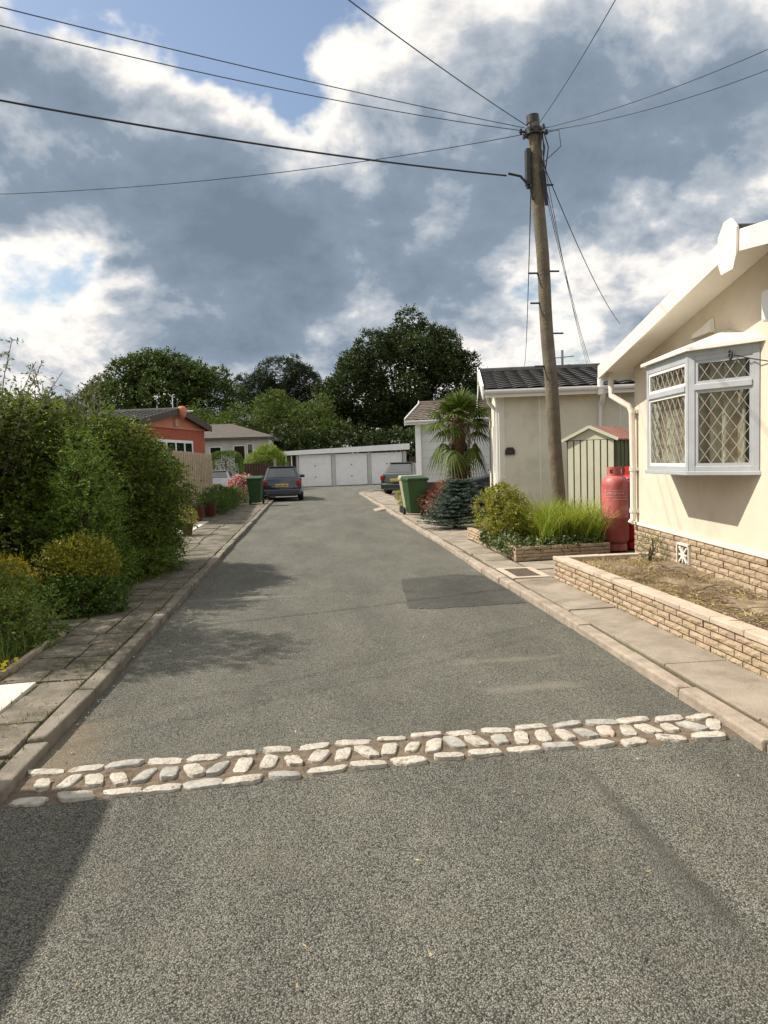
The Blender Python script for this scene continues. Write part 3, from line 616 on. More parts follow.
def park_home(name, label, loc, rz, w, Ln, eave, apex, zp, wall, trim, roof, ovx=.4, ovy=.3, zg=0, plinth='brick', bh=.2, finial=True, gutter='upvc', cat='house'):
    """local: gable wall on x=0 looking to -x, y from 0 (near) to w (far)"""
    t = thing(name, label, cat, loc, rz)
    sl = (apex - eave) / (w / 2); th = .05
    def top(y): return eave + sl * (w / 2 - abs(y - w / 2))
    prof = [(0, zp), (w, zp), (w, eave), (w / 2, apex), (0, eave)]
    mb = MB(); n = 5; V = [(0, y, z) for y, z in prof] + [(Ln, y, z) for y, z in prof]
    mb.add(V, [(4, 3, 2, 1, 0), (5, 6, 7, 8, 9)] + [(i, (i + 1) % n, n + (i + 1) % n, n + i) for i in range(n)]); mb.build('wall', wall, t)
    mb = MB(); mb.box(.03, Ln - .03, .03, w - .03, zg - .2, zp); mb.build('plinth', plinth, t)
    # roof slabs + tiles
    ye0, ye1 = -ovy, w + ovy; ze = eave - sl * ovy
    mb = MB()
    for (ya, yb) in ((ye0, w / 2), (ye1, w / 2)):
        V = [(x, y, z + dz) for x in (-ovx + .03, Ln + ovx - .03) for (y, z) in ((ya, ze), (yb, apex)) for dz in (.004, th)]
        mb.add(V, [(0, 1, 3, 2), (4, 6, 7, 5), (0, 4, 5, 1), (2, 3, 7, 6), (1, 5, 7, 3), (0, 2, 6, 4)])
    mb.build('soffit', trim, t)
    mb = MB(); tiled_slope(mb, -ovx, Ln + ovx, ye0 - .03, ze + th + .004, w / 2, apex + th + .004); tiled_slope(mb, -ovx, Ln + ovx, ye1 + .03, ze + th + .004, w / 2, apex + th + .004, sgn=-1)
    mb.tube([(-ovx, w / 2, apex + th + .03), (Ln + ovx, w / 2, apex + th + .03)], .09, 8)
    mb.build('roof', roof, t)
    # barge boards
    for xb in (-ovx, Ln + ovx):
        for ya in (ye0, ye1):
            mb = MB(); x0, x1 = (xb - .025, xb + .005) if xb < 0 else (xb - .005, xb + .025)
            V = [(x, y, z) for x in (x0, x1) for (y, z) in ((ya, ze - bh * .55), (w / 2, apex - bh * .55), (w / 2, apex + bh * .45 + .05), (ya, ze + bh * .45 + .05))]
            fs = [(0, 1, 2, 3), (7, 6, 5, 4), (0, 4, 5, 1), (1, 5, 6, 2), (2, 6, 7, 3), (3, 7, 4, 0)]
            mb.add(V, fs); mb.build('bargeboard', trim, t)
    if finial:
        mb = MB(); a = apex; V2 = [(w / 2 - .16, a - .12), (w / 2 - .11, a - .22), (w / 2 + .11, a - .22), (w / 2 + .17, a - .12), (w / 2 + .17, a + .1), (w / 2 + .06, a + .2), (w / 2 - .06, a + .2), (w / 2 - .17, a + .1)]
        V = [(x, y, z) for x in (-ovx - .05, -ovx - .027) for y, z in V2]; k = len(V2)
        mb.add(V, [tuple(range(k - 1, -1, -1)), tuple(range(k, 2 * k))] + [(i, (i + 1) % k, k + (i + 1) % k, k + i) for i in range(k)]); mb.build('finial', trim, t, bev=.004)
    # gutters
    for ya, sg in ((ye0, -1), (ye1, 1)):
        mb = MB(); yc = ya + sg * .05; n_ = 8; V = []; zc = ze + .035
        for x in (-ovx + .02, Ln + ovx - .02):
            for r_ in (.058, .050):
                for i in range(n_ + 1):
                    a = math.pi + math.pi * i / n_; V.append((x, yc + r_ * math.cos(a), zc + r_ * math.sin(a)))
        q = n_ + 1
        fs = [(i, i + 1, 2 * q + i + 1, 2 * q + i) for i in range(n_)] + [(q + i + 1, q + i, 3 * q + i, 3 * q + i + 1) for i in range(n_)] + [(0, 2 * q, 3 * q, q), (q - 1, 2 * q - 1, 4 * q - 1, 3 * q - 1)]
        fs += [(i, q + i, q + i + 1, i + 1) for i in range(n_)]
        mb.add(V, fs); mb.box(-ovx + .02, Ln + ovx - .02, ya - .001 if sg < 0 else ya - .018, ya + .018 if sg < 0 else ya + .001, ze - .09, ze + .07); mb.build('gutter', gutter, t)
    return t
def simple_window(t, M4, w, h, frame='upvc', glass='glassdark', mull=1, fw=.05, dep=.03):
    """local x along wall, z up, y=0 wall face looking to -y"""
    mb = MB(); mb.box(0, w, -dep, .02, 0, fw, M4); mb.box(0, w, -dep, .02, h - fw, h, M4); mb.box(0, fw, -dep, .02, fw, h - fw, M4); mb.box(w - fw, w, -dep, .02, fw, h - fw, M4)
    for i in range(mull): x = w * (i + 1) / (mull + 1); mb.box(x - fw / 2, x + fw / 2, -dep, .02, fw, h - fw, M4)
    f_ = mb.build('window', frame, t)
    mb = MB(); mb.box(fw * .9, w - fw * .9, -dep * .3, -.004, fw * .9, h - fw * .9, M4); mb.build('pane', glass, f_)
    return f_

# --- cream house, right
ang = -6.2; far = Vector((4.31, 9.47)); wd_ = 7.24; a_ = R(ang); ydir = Vector((-math.sin(a_), math.cos(a_))); near = far - ydir * wd_
house = park_home('cream_house', 'cream rendered bungalow with leaded bay window and low brick plinth beside the bed', (near.x, near.y, 0), ang, wd_, 11, 2.71, 3.275, .64, 'cream', 'creamtrim', 'tiles', ovx=.38, ovy=.28, zg=.2, plinth='mortar', bh=.12)
Y = lambda s: wd_ - s       # s measured from the far corner
# brick face of the plinth (gable side) and far side
mb = MB(); h0, h1 = 1.52, 1.86
bricks(mb, frame4((-.012, wd_, 0), (0, -1)), wd_, .23, 6, .20, .0575, .011); bricks(mb, frame4((0, wd_ + .012, 0), (-1, 0)) @ Matrix.Translation((-3, 0, 0)), 3, .23, 6, .20, .0575, .011, flip=1)
mb.build('plinth_brickwork', ['brick', 'brick2'], house)
mb = MB(); mb.box(-.03, .0, 0, wd_ + .02, .635, .675); mb.build('render_bead', 'creamtrim', house, bev=.008)
# decorative air brick
mb = MB(); ax0, ax1 = Y(h1), Y(h0); AX = -.022; mb.box(-.045, -.01, ax0, ax1, .31, .335); mb.box(-.045, -.01, ax0, ax1, .545, .57); mb.box(-.045, -.01, ax0, ax0 + .02, .31, .57); mb.box(-.045, -.01, ax1 - .02, ax1, .31, .57)
cy, cz = (ax0 + ax1) / 2, .44; mb.tube([(-.045, cy, cz), (-.025, cy, cz)], .045, 12)
for a in range(0, 360, 45):
    r_ = .15 if a % 90 else .11; mb.bar((-.034, cy, cz), (-.034, cy + r_ * math.cos(R(a)) * 1.0, cz + r_ * math.sin(R(a)) * .8), .022, .02, Vector((1, 0, 0)))
ab = mb.build('air_brick', 'creamtrim', house); mb = MB(); mb.box(-.028, -.005, ax0 + .005, ax1 - .005, .315, .565); mb.build('backing', 'dark', ab)
# long vent cover under the eave
mb = MB(); mb.add([(-.002, Y(1.9), 2.76), (-.002, Y(2.42), 2.76), (-.002, Y(2.40), 2.91), (-.002, Y(1.9), 2.83), (-.05, Y(1.93), 2.765), (-.05, Y(2.39), 2.765), (-.03, Y(2.38), 2.89), (-.03, Y(1.95), 2.82)],
                  [(4, 5, 6, 7), (0, 4, 7, 3), (1, 2, 6, 5), (3, 7, 6, 2), (0, 1, 5, 4)]); mb.build('vent_cover', 'creamtrim', house)
# white alarm box
mb = MB(); mb.box(-.08, -.001, Y(3.78), Y(3.48), 2.66, 2.92); mb.build('alarm_box', 'upvc', house, bev=.02)
# downpipe with swan neck at the far corner
mb = MB(); d0 = Y(.06); zt = 2.62
mb.tube([(-.26, Y(-.25), 2.66), (-.26, Y(-.18), 2.58), (-.26, Y(-.16), 2.36), (-.10, Y(.07), 2.20), (-.07, Y(.09), 2.12), (-.06, Y(.09), 1.5), (-.06, Y(.09), .72), (-.10, Y(.09), .66)], .038, 12)
for z in (2.1, 1.35, .8): mb.tube([(-.06, Y(.09), z), (-.06, Y(.09), z + .05)], .048, 12); mb.box(-.03, .0, Y(.09) - .06, Y(.09) + .06, z, z + .05)
mb.build('downpipe', 'creamtrim', house, smooth=True)
# bay window
db = .42; zs, zt = 1.38, 2.52
cor = [(0, Y(1.22)), (-db, Y(1.70)), (-db, Y(2.82)), (0, Y(3.32))]
bay = MB()
mb = MB()
def rim(mb, grow, z0, z1):
    c = [(0.0, cor[0][1] + grow), (-db - grow, cor[1][1] + grow * .6), (-db - grow, cor[2][1] - grow * .6), (0.0, cor[3][1] - grow)]; mb.prism(c[::-1] if False else [c[0], c[1], c[2], c[3]], z0, z1)
rim(mb, .03, zs - .02, zs + .02); sill = None
bf = mb.build('bay_window', 'frame', house, bev=.006)
mb = MB(); rim(mb, -.01, zs + .02, zs + .025); mb.build('sill_board', 'white', bf)
# canopy: sloped cream lid rising to the wall
mb = MB(); g_ = .055; c = [(0, cor[0][1] + g_ + .04, zt), (-db - g_, cor[1][1] + .06, zt), (-db - g_, cor[2][1] - .06, zt), (0, cor[3][1] - g_ - .04, zt)]
up = [(0, cor[1][1] - .15, zt + .22), (0, cor[2][1] + .15, zt + .22)]
V = c + [(x, y, z + .03) for x, y, z in c] + up
mb.add(V, [(0, 3, 2, 1), (0, 1, 5, 4), (1, 2, 6, 5), (2, 3, 7, 6), (4, 5, 8), (5, 6, 9, 8), (6, 7, 9)]); mb.build('canopy', 'creamtrim', bf)
mb = MB(); rim(mb, .012, zt - .05, zt - .002); mb.build('head_board', 'frame', bf)
for i in range(3):
    a = Vector((*cor[i], 0)); b = Vector((*cor[i + 1], 0)); Lw = (b - a).length; M4 = frame4((a.x, a.y, zs + .02), (b - a)[:2])
    nrm = M4 @ Vector((0, -1, 0)) - M4 @ Vector((0, 0, 0))
    h = zt - zs - .07; fw = .062; mb = MB()
    mb.box(.0, fw, -.012, .05, 0, h, M4); mb.box(Lw - fw, Lw, -.012, .05, 0, h, M4); mb.box(fw, Lw - fw, -.010, .05, 0, .045, M4); mb.box(fw, Lw - fw, -.010, .05, h - .045, h, M4)
    zm = h * .73; mb.box(fw, Lw - fw, -.022, .05, zm - .028, zm + .028, M4)
    cas = mb.build('casement', 'frame', bf, bev=.004)
    # inner sash
    mb = MB()
    for (za, zb) in ((.045, zm - .028), (zm + .028, h - .045)):
        s_ = .028; mb.box(fw, Lw - fw, -.004, .035, za, za + s_, M4); mb.box(fw, Lw - fw, -.004, .035, zb - s_, zb, M4); mb.box(fw, fw + s_, -.004, .035, za + s_, zb - s_, M4); mb.box(Lw - fw - s_, Lw - fw, -.004, .035, za + s_, zb - s_, M4)
    mb.build('sash', 'upvc' if i == 1 else 'frame', cas)  # sunlit front sash white, side sashes painted in the shaded tone
    mb = MB(); mb.box(fw + .02, Lw - fw - .02, .012, .016, .06, h - .06, M4); mb.build('pane', 'glass', cas)
    # diamond leading
    mb = MB(); s_ = .028
    for (za, zb) in ((.045 + s_, zm - .028 - s_), (zm + .028 + s_, h - .045 - s_)):
        x0, x1 = fw + s_, Lw - fw - s_; W_ = x1 - x0; H_ = zb - za; dx = W_ / max(2, round(W_ / .135)); dz = dx * 1.35
        for sg in (1, -1):
            k = -int(H_ / dz) - 2
            while k < W_ / dx + H_ / dz + 2:
                # line x = x0 + k*dx + sg*(z)*dx/dz
                p = []
                for zz_ in (0, H_):
                    p.append((x0 + (k * dx) + sg * zz_ * dx / dz, zz_))
                (xa, z_a), (xb, z_b) = p
                def clipt(v0, v1, lo, hi, t0, t1):
                    if abs(v1 - v0) < 1e-9: return (t0, t1)
                    ta, tb = sorted(((lo - v0) / (v1 - v0), (hi - v0) / (v1 - v0))); return max(t0, ta), min(t1, tb)
                t0, t1 = clipt(xa, xb, x0, x1, 0, 1)
                if t1 - t0 > .02:
                    A_ = M4 @ Vector((xa + (xb - xa) * t0, .008, za + z_a + (z_b - z_a) * t0)); B_ = M4 @ Vector((xa + (xb - xa) * t1, .008, za + z_a + (z_b - z_a) * t1)); mb.bar(A_, B_, .0045, .008, nrm)
                k += 1
    mb.build('leading', 'lead', cas)
    # curtain behind
    mb = MB(); n_ = int(Lw / .012); V = []
    for k in range(n_ + 1):
        x = .05 + (Lw - .1) * k / n_; yy = .13 + .035 * math.sin(x * 55 + 2.5 * math.sin(x * 9)); V += [M4 @ Vector((x, yy, .0)), M4 @ Vector((x, yy + .005, h))]
    mb.add(V, [(2 * k, 2 * k + 2, 2 * k + 3, 2 * k + 1) for k in range(n_)]); mb.build('curtain', 'curtain', cas, smooth=True)
# dark-painted sheet in place of the unlit room, so the curtain has depth
mb = MB(); mb.box(-.03, -.003, cor[3][1] + .1, cor[0][1] - .1, zs + .03, zt - .06); mb.build('dark_room_sheet', 'dark', bf)
# objects on the bay sill
for (y_, r_, h_, lab_) in ((2.35, .045, .12, 'squat white china ornament in the middle of the bay window sill'), (2.55, .035, .16, 'tallest white china ornament on the bay window sill'), (2.12, .05, .09, 'lowest widest white china dish on the bay window sill')):
    mb = MB(); mb.lathe([(0, 0), (r_, 0), (r_ * 1.1, h_ * .4), (r_ * .5, h_ * .7), (r_ * .75, h_), (0, h_)], 12)
    o = mb.build('china_ornament', 'white', None, smooth=True, label=lab_, cat='ornament')
    o.location = Matrix.Translation((near.x, near.y, zs + .03)) @ Matrix.Rotation(a_, 4, 'Z') @ Vector((-.36, Y(y_), 0))
# curly bracket and cable on the bay
mb = MB(); pts = []
for k in range(15):
    a = R(k * 30); r_ = .05 - .0022 * k; pts.append((-.18 + .0, Y(3.14) + r_ * math.cos(a), 2.43 + r_ * math.sin(a)))
mb.tube(pts, .008, 6); mb.tube([(-.17, Y(3.19), 2.43), (-.06, Y(3.3), 2.38), (-.012, Y(3.5), 2.33), (-.012, Y(4.2), 2.36)], .005, 5); mb.build('hook_cable', 'metal', house)

# --- beige house beyond the pole
bh_ = park_home('beige_house', 'grey-beige rendered bungalow with dark tiled roof behind the wooden pole', (3.93, 15.0, 0), -12, 6.6, 10, 2.93, 3.62, .45, 'greige', 'white', 'tiles', ovx=.32, ovy=.3, bh=.22, plinth='mortar')
mb = MB(); mb.tube([(2.02, -.36, 2.92), (2.02, -.30, 2.7), (2.02, -.06, 2.55), (2.02, -.06, .3)], .05, 10)
mb.build('downpipe', 'upvc', bh_, smooth=True); mb = MB(); mb.tube([(1.97, -.34, 2.75), (1.97, -.34, 3.08)], .06, 10); mb.build('vent_pipe', 'upvc', bh_)
for x in (.8, 2.4, 3.6, 4.8): mb = MB(); mb.box(x, x + .03, -.008, .002, .46, 2.9); mb.build('cover_strip', 'creamtrim', bh_)
mb = MB(); mb.box(-.01, .1, -.012, .0, .46, 2.9); mb.build('corner_strip', 'creamtrim', bh_)
mb = MB(); mb.prism([(.10, 0), (.30, 0), (.30, .09), (.26, .15), (.14, .15), (.10, .09)], 0, .02, Matrix.Translation((0, -.02, 1.62)) @ Matrix.Rotation(R(90), 4, 'X')); mb.build('number_plaque', 'dark', bh_)
M4 = frame4((0, 5.9, 1.15), (0, -1)); simple_window(bh_, M4, 1.6, 1.2, mull=1); simple_window(bh_, frame4((0, 2.6, 1.15), (0, -1)), 1.6, 1.2, mull=1)
mb = MB(); mb.tube([(-.25, .1, 2.85), (-.2, .12, 2.7), (-.07, .2, 2.55), (-.07, .2, .4)], .04, 8); mb.tube([(-.05, -.02, .4), (-.05, -.02, 2.85)], .03, 6); mb.build('downpipe', 'upvc', bh_, smooth=True)
# --- white building behind palm
wh = park_home('white_bungalow', 'white walled bungalow behind the palm tree', (4.05, 27.0, 0), -18, 6.2, 9, 3.0, 3.75, .72, 'whitewall', 'white', 'tilesbrown', ovx=.45, ovy=.35, bh=.22, plinth='mortar')
mb = MB(); mb.box(-.12, .08, -.12, .08, 0, 2.95); mb.build('corner_post', 'white', wh); mb = MB()
for z in (1.0, 1.3, 1.6, 1.9, 2.2, 2.5): mb.box(0.1, 6, -.012, .0, z, z + .012)
mb.build('cladding_line', 'greywall', wh)
# --- red bungalow, left
ra = math.degrees(math.atan2(.22, .975)); yd = Vector((.22, .975)).normalized(); fc = Vector((-5.03, 37)); nr = fc - yd * 7.2
# gable faces +x : build in a frame turned half round (local -x looks to world +x)
rh = park_home('orange_house', 'orange rendered bungalow with dark gable boards behind the fence', (fc.x, fc.y, 0), 180 - ra, 7.2, 9, 3.38, 4.0, .5, 'orange', 'fascia', 'tiles', ovx=.3, ovy=.2, bh=.24, finial=False, plinth='mortar', gutter='dark')
mb = MB(); mb.add([(-.02, .25, 3.36), (-.02, 3.6, 3.92), (-.02, 6.95, 3.36), (-.02, 6.95, 3.30), (-.02, .25, 3.30)], [(0, 1, 2, 3, 4)]); mb.box(-.06, -.021, 0, 7.2, 3.24, 3.34); mb.build('gable_cladding', 'orange2', rh)
mb = MB(); mb.lathe([(0, -.36), (.1, -.3), (.2, -.1), (.2, .12), (.12, .2), (.0, .22)], 10, (-.38, 3.6, 4.0)); mb.build('finial', 'orange2', rh, smooth=True)
mb = MB(); mb.box(-.12, -.03, 3.48, 3.74, 3.36, 3.66); mb.build('bird_box', 'wood', rh)
simple_window(rh, frame4((0, 5.6, 1.3), (0, -1)), 4.0, 1.45, mull=3, fw=.12)
mb = MB(); mb.tube([(1.2, .8, 3.6), (1.2, .8, 5.0)], .02, 6); mb.tube([(.2, .8, 4.2), (2.4, .8, 4.25)], .025, 6); mb.build('aerial', 'white', rh)
# --- dark roof peeking over the hedge at far left, and the home behind the camera on the left
park_home('dark_roofed_home', 'bungalow whose dark roof peeks over the tall hedge at far left', (-17, 31, 0), 0, 6, 6.4, 3.9, 4.55, .5, 'greywall', 'fascia', 'tiles', finial=False, plinth='mortar')
park_home('corner_bungalow', 'cream bungalow standing left of the camera and shading the near road corner', (-3.75, 4.05, 0), 176, 11, 7, 2.55, 3.2, .5, 'cream', 'creamtrim', 'tiles', ovx=.35, ovy=.2, plinth='brick')
# --- grey bungalow at the back left with a hipped roof
t = thing('grey_bungalow', 'pale grey bungalow with dark hipped roof beyond the clipped hedge', 'house', (-2.5, 48, 0), 0)
mb = MB(); mb.box(-9, 0, 0, 7, 0, 3.2); mb.build('wall', 'greywall', t)
mb = MB(); e = [(-9.4, -.4, 3.15), (.4, -.4, 3.15), (.4, 7.4, 3.15), (-9.4, 7.4, 3.15)]; r1, r2 = (-6.5, 3.5, 4.35), (-2.6, 3.5, 4.35)
mb.add(e + [(x, y, z + .15) for x, y, z in e] + [r1, r2], [(0, 3, 2, 1), (0, 1, 5, 4), (1, 2, 6, 5), (2, 3, 7, 6), (3, 0, 4, 7), (4, 5, 9, 8), (5, 6, 9), (6, 7, 8, 9), (7, 4, 8)]); mb.build('roof', 'tilesgrey', t)
for x, w_, z0, h_ in ((-3.75, .75, 1.9, .85), (-2.25, .75, 1.6, 1.2), (-1.4, .4, 2.1, .8), (-.8, .65, 2.1, .45), (-5.6, .9, 1.9, .8)): simple_window(t, frame4((x, 0, z0), (1, 0)), w_, h_, mull=0, fw=.05)
# --- garages
t = thing('garage_block', 'row of white up-and-over garages closing the end of the road', 'garage', (-.64, 47.8, 0), 5.8)
mb = MB()
for x in (-.15, 2.22, 4.58, 6.95): mb.box(x - .12 if x > 0 else x, x + .12, 0, 5, 0, 2.12)
mb.box(-.15, 7.07, 4.9, 5.0, 0, 2.1); mb.build('wall', 'greywall', t)
mb = MB(); mb.add([(x, y, z) for x in (-.95, 7.25) for y in (-.25, 5.2) for z in ((2.06 if x < 0 else 2.22), (2.32 if x < 0 else 2.62))], [(0, 1, 3, 2), (4, 6, 7, 5), (0, 4, 5, 1), (2, 3, 7, 6), (1, 5, 7, 3), (0, 2, 6, 4)]); mb.build('roof_fascia', 'white', t)
for x0 in (.0, 2.36, 4.72):
    mb = MB(); mb.box(x0, x0 + 2.08, .05, .09, .03, 2.06)
    for k in range(1, 14): mb.box(x0 + 2.08 * k / 14 - .008, x0 + 2.08 * k / 14 + .008, .043, .05, .08, 2.0)
    gd = mb.build('garage_door', 'white', t); mb = MB(); mb.tube([(x0 + 1.04, .0, 1.35), (x0 + 1.04, .05, 1.35)], .04, 8); mb.tube([(x0 + 1.04, .0, .62), (x0 + 1.04, .05, .62)], .04, 8); mb.build('handle', 'metal', gd)
    mb = MB(); mb.box(x0 - .02, x0 + 2.10, .0, .1, -.02, .03); mb.build('threshold', 'dark', t)
mb = MB(); mb.box(-.9, -.16, .6, .66, 0, 2.05); mb.build('side_panel', 'wooddark', t)
for x in (-.85, -.5): mb = MB(); mb.box(x, x + .07, 0, .07, 0, 2.06); mb.build('post', 'white', t)

# ------------------------------------------------------------------ fences
t = thing('wooden_fence', 'upright board fence panel standing behind the dark red pots', 'fence', (-3.72, 29.0, 0))
mb = MB(); n_ = 39
for k in range(n_):
    y = -.08 - k * .24; mb.box(-.10, -.08, y - .28, y - .12, .12, 2.0, Matrix.Rotation(R(2.0), 4, 'Z')); mb.box(-.02, .0 + .035 * (k % 2), y - .2, y, .12, 2.0 + random.uniform(-.02, .01), Matrix.Rotation(R(2.0), 4, 'Z'))
mb.build('boards', 'wood', t); mb = MB()
for z in (.4, 1.1, 1.75): mb.box(-.07, -.025, -9.4, 0, z, z + .08, Matrix.Rotation(R(2.0), 4, 'Z'))
mb.build('rail', 'wood', t); mb = MB(); mb.box(-.12, -.0, -.06, .06, 0, 2.03); mb.build('post', 'coping', t)
t = thing('brown_fence', 'dark brown stained fence below the grey bungalow windows', 'fence', (-3.95, 42.5, 0))
mb = MB()
for k in range(13): mb.box(k * .15, k * .15 + .14, 0, .02, .05, 1.62)
mb.build('boards', 'wooddark', t); mb = MB(); mb.box(1.95, 2.1, -.04, .1, 0, 1.85); mb.build('post', 'kerb', t)
t = thing('red_brown_fence', 'short dark red fence between the garages and the white bungalow', 'fence', (6.45, 47.5, 0))
mb = MB()
for k in range(14): mb.box(k * .15, k * .15 + .14, 0, .02, .05, 1.75)
mb.build('boards', 'wooddark', t)

# ------------------------------------------------------------------ utility pole and wires
pb = Vector((4.17, 12, .1)); ptop = Vector((3.79, 12, 7.0)); ax = (ptop - pb)
t = thing('utility_pole', 'tall leaning wooden utility pole with climbing steps rising out of the planter', 'utility pole', tuple(pb))
mb = MB(); n_ = 16; pts = [ax * (k / n_) + Vector((.008 * math.sin(k * 1.3), .01 * math.sin(k), 0)) for k in range(n_ + 1)]
mb.tube(pts, [.116 - .020 * k / n_ for k in range(n_ + 1)], 20); mb.build('shaft', 'pole', t, smooth=True)
mb = MB(); mb.tube([ax * .988, ax * 1.006], [.104, .10], 16); mb.build('cap', 'metal', t)
def P2(z): return ax * ((z - pb.z) / ax.z)
for z, sg in ((5.95, 1), (4.55, -1), (4.58, 1), (4.07, -1), (3.58, 1), (3.05, -1)):
    mb = MB(); c = P2(z); x0 = .06 * sg; x1 = .26 * sg; mb.bar(c + Vector((x0, -.02, 0)), c + Vector((x1, -.02, 0)), .025, .025)
    if sg < 0: mb.bar(c + Vector((x0, -.02, -.14)), c + Vector((x0 * 1.9, -.02, 0)), .012, .012)
    mb.build('step', 'metal', t)
mb = MB(); c = P2(6.78); mb.tube([c + Vector((0, 0, -.05)), c + Vector((0, 0, .05))], .145, 16)
for a in range(0, 360, 60): d = Vector((math.cos(R(a)), math.sin(R(a)), 0)); mb.tube([c + d * .12, c + d * .24], .014, 6); mb.tube([c + d * .21 + Vector((0, 0, -.03)), c + d * .21 + Vector((0, 0, .05))], .02, 6)
mb.build('ring_bracket', 'metal', t)
mb = MB(); c = P2(6.35); mb.box(c.x - .18, c.x - .11, -.1, .02, c.z - .42, c.z + .15); mb.build('cable_guard', 'metal', t, bev=.01)
mb = MB()
for k in range(5):
    xx = .06 + .018 * k; mb.tube([P2(6.75) + Vector((xx, -.10, 0)), P2(6.5) + Vector((xx + .05 * math.sin(k * 2), -.13, 0)), P2(6.1) + Vector((xx - .03, -.12, 0)), P2(5.6) + Vector((.08 + .01 * k, -.10, 0))], .010, 5)
mb.tube([P2(6.75) + Vector((.12, -.05, 0)), P2(6.8) + Vector((.4, -.05, 0)), P2(6.55) + Vector((.42, -.05, 0)), P2(6.3) + Vector((.12, -.05, 0))], .007, 5)
mb.build('cable_loop', 'wire', t)
mb = MB(); c = P2(5.85); mb.tube([c + Vector((-.1, -.06, -.15)), c + Vector((-.14, -.06, .05)), c + Vector((-.3, -.06, .22)), c + Vector((-.5, -.06, .26))], .02, 8); mb.tube([c + Vector((-.12, -.05, 0.05)), c + Vector((-.2, -.06, 0.05))], .03, 8); mb.build('dead_end_bracket', 'metal', t)
def wirefrom(a, b, k, sag, r_, label, m_='wiregrey', grp='overhead service wires from the pole'):
    a = Vector(a); b = Vector(b); end = a + (b - a) * k; end.z += sag * 4 * (1 - 1 / k) * 1.0; n_ = 28; mb = MB(); pts = []
    for i in range(n_ + 1):
        u = i / n_; p = (end - a) * u; p.z -= sag * 4 * u * (1 - u); pts.append(p)
    mb.tube(pts, r_, 6); o = mb.build('overhead_wire', m_, None, smooth=True, label=label, cat='overhead wire', group=grp); o.location = a
wp = lambda z, dx=0: tuple(pb + P2(z) + Vector((dx, 0, 0)))
wirefrom(wp(6.1, -.5), (-4.2, 9.7, 6.2), 2.0, .35, .0135, 'thick black cable sweeping from the pole bracket to the left edge', 'wire')
wirefrom(wp(6.85, -.15), (-3.34, 7.8, 6.2), 1.8, .15, .0062, 'thin wire from the pole top reaching the top left corner, upper of two')
wirefrom(wp(6.80, -.15), (-3.48, 8.1, 6.2), 1.8, .35, .0062, 'thin wire from the pole top reaching the top left corner, lower of two')
wirefrom(wp(6.75, -.15), (-6.2, 13.3, 6.2), 1.8, .7, .0062, 'thin sagging wire ending lowest of all at the left edge')
wirefrom(wp(6.88, -.10), (.38, 7.6, 6.25), 1.8, .12, .007, 'straight wire climbing from the pole top to the top edge left of it')
wirefrom(wp(6.9, .08), (3.28, 7.5, 6.2), 1.8, .15, .0055, 'wire climbing from the pole top to the top edge right of it')
wirefrom(wp(6.84, .15), (5.9, 7.9, 6.25), 1.8, .35, .0055, 'wire from the pole top to the right edge, upper of two')
wirefrom(wp(6.80, .15), (6.2, 8.4, 6.25), 1.8, .45, .0055, 'wire from the pole top to the right edge, lower of two')
wirefrom(wp(6.3, .12), (10.0, 23, 5.67), 1.0, .25, .009, 'wire descending from the pole to the cream house roof, rightmost')
wirefrom(wp(6.2, .10), (8.6, 22, 4.36), 1.0, .2, .007, 'wire dropping steeply from the pole behind the beige house, right strand')
wirefrom(wp(6.0, .10), (8.35, 21.5, 4.3), 1.0, .12, .006, 'wire dropping steeply from the pole behind the beige house, middle strand')
wirefrom(wp(6.5, .12), (9.3, 24, 4.5), 1.0, .3, .006, 'wire dropping steeply from the pole behind the beige house, left strand')
wirefrom(wp(6.0, -.1), (11.9, 40, 6.5), 1.0, .9, .010, 'wire hanging almost straight down just left of the pole')

# ------------------------------------------------------------------ shed
A_ = Vector((4.50, 12.62)); B_ = Vector((5.13, 12.02)); fx = (B_ - A_); Wd = fx.length
t = thing('metal_shed', 'pale green metal garden shed with dull red roof behind the gas cylinders', 'shed', (A_.x, A_.y, .05), math.degrees(math.atan2(fx.y, fx.x)))
dp = 1.5; he = 1.78; ha = 1.97
mb = MB(); V = [(0, 0, 0), (Wd, 0, 0), (Wd, 0, he), (Wd / 2, 0, ha), (0, 0, he)]; mb.add(V, [(0, 1, 2, 3, 4)]); mb.build('front_panel', 'sheddark', t)
mb = MB(); k = 7; pw = (Wd - .03) / k
for i in range(k): mb.box(.015 + i * pw + .012, .015 + (i + 1) * pw - .010, -.018, -.002, .02, he - .01)
mb.add([(-.02, -.02, he), (Wd + .02, -.02, he), (Wd / 2, -.02, ha)], [(0, 1, 2)]); mb.build('ribbed_door', 'shed', t, bev=.004)
mb = MB(); mb.add([(Wd, 0, 0), (Wd, dp, 0), (Wd, dp, he), (Wd, 0, he)], [(0, 1, 2, 3)]); mb.add([(0, 0, 0), (0, dp, 0), (0, dp, he), (0, 0, he), (Wd, dp, 0), (Wd, dp, he), (Wd / 2, dp, ha)], [(0, 3, 2, 1), (1, 2, 6, 5, 4)])
for i in range(8): mb.box(Wd + .001, Wd + .012, .05 + i * .18, .14 + i * .18, .02, he - .02)
mb.build('side_panel', 'shedside', t)
mb = MB()
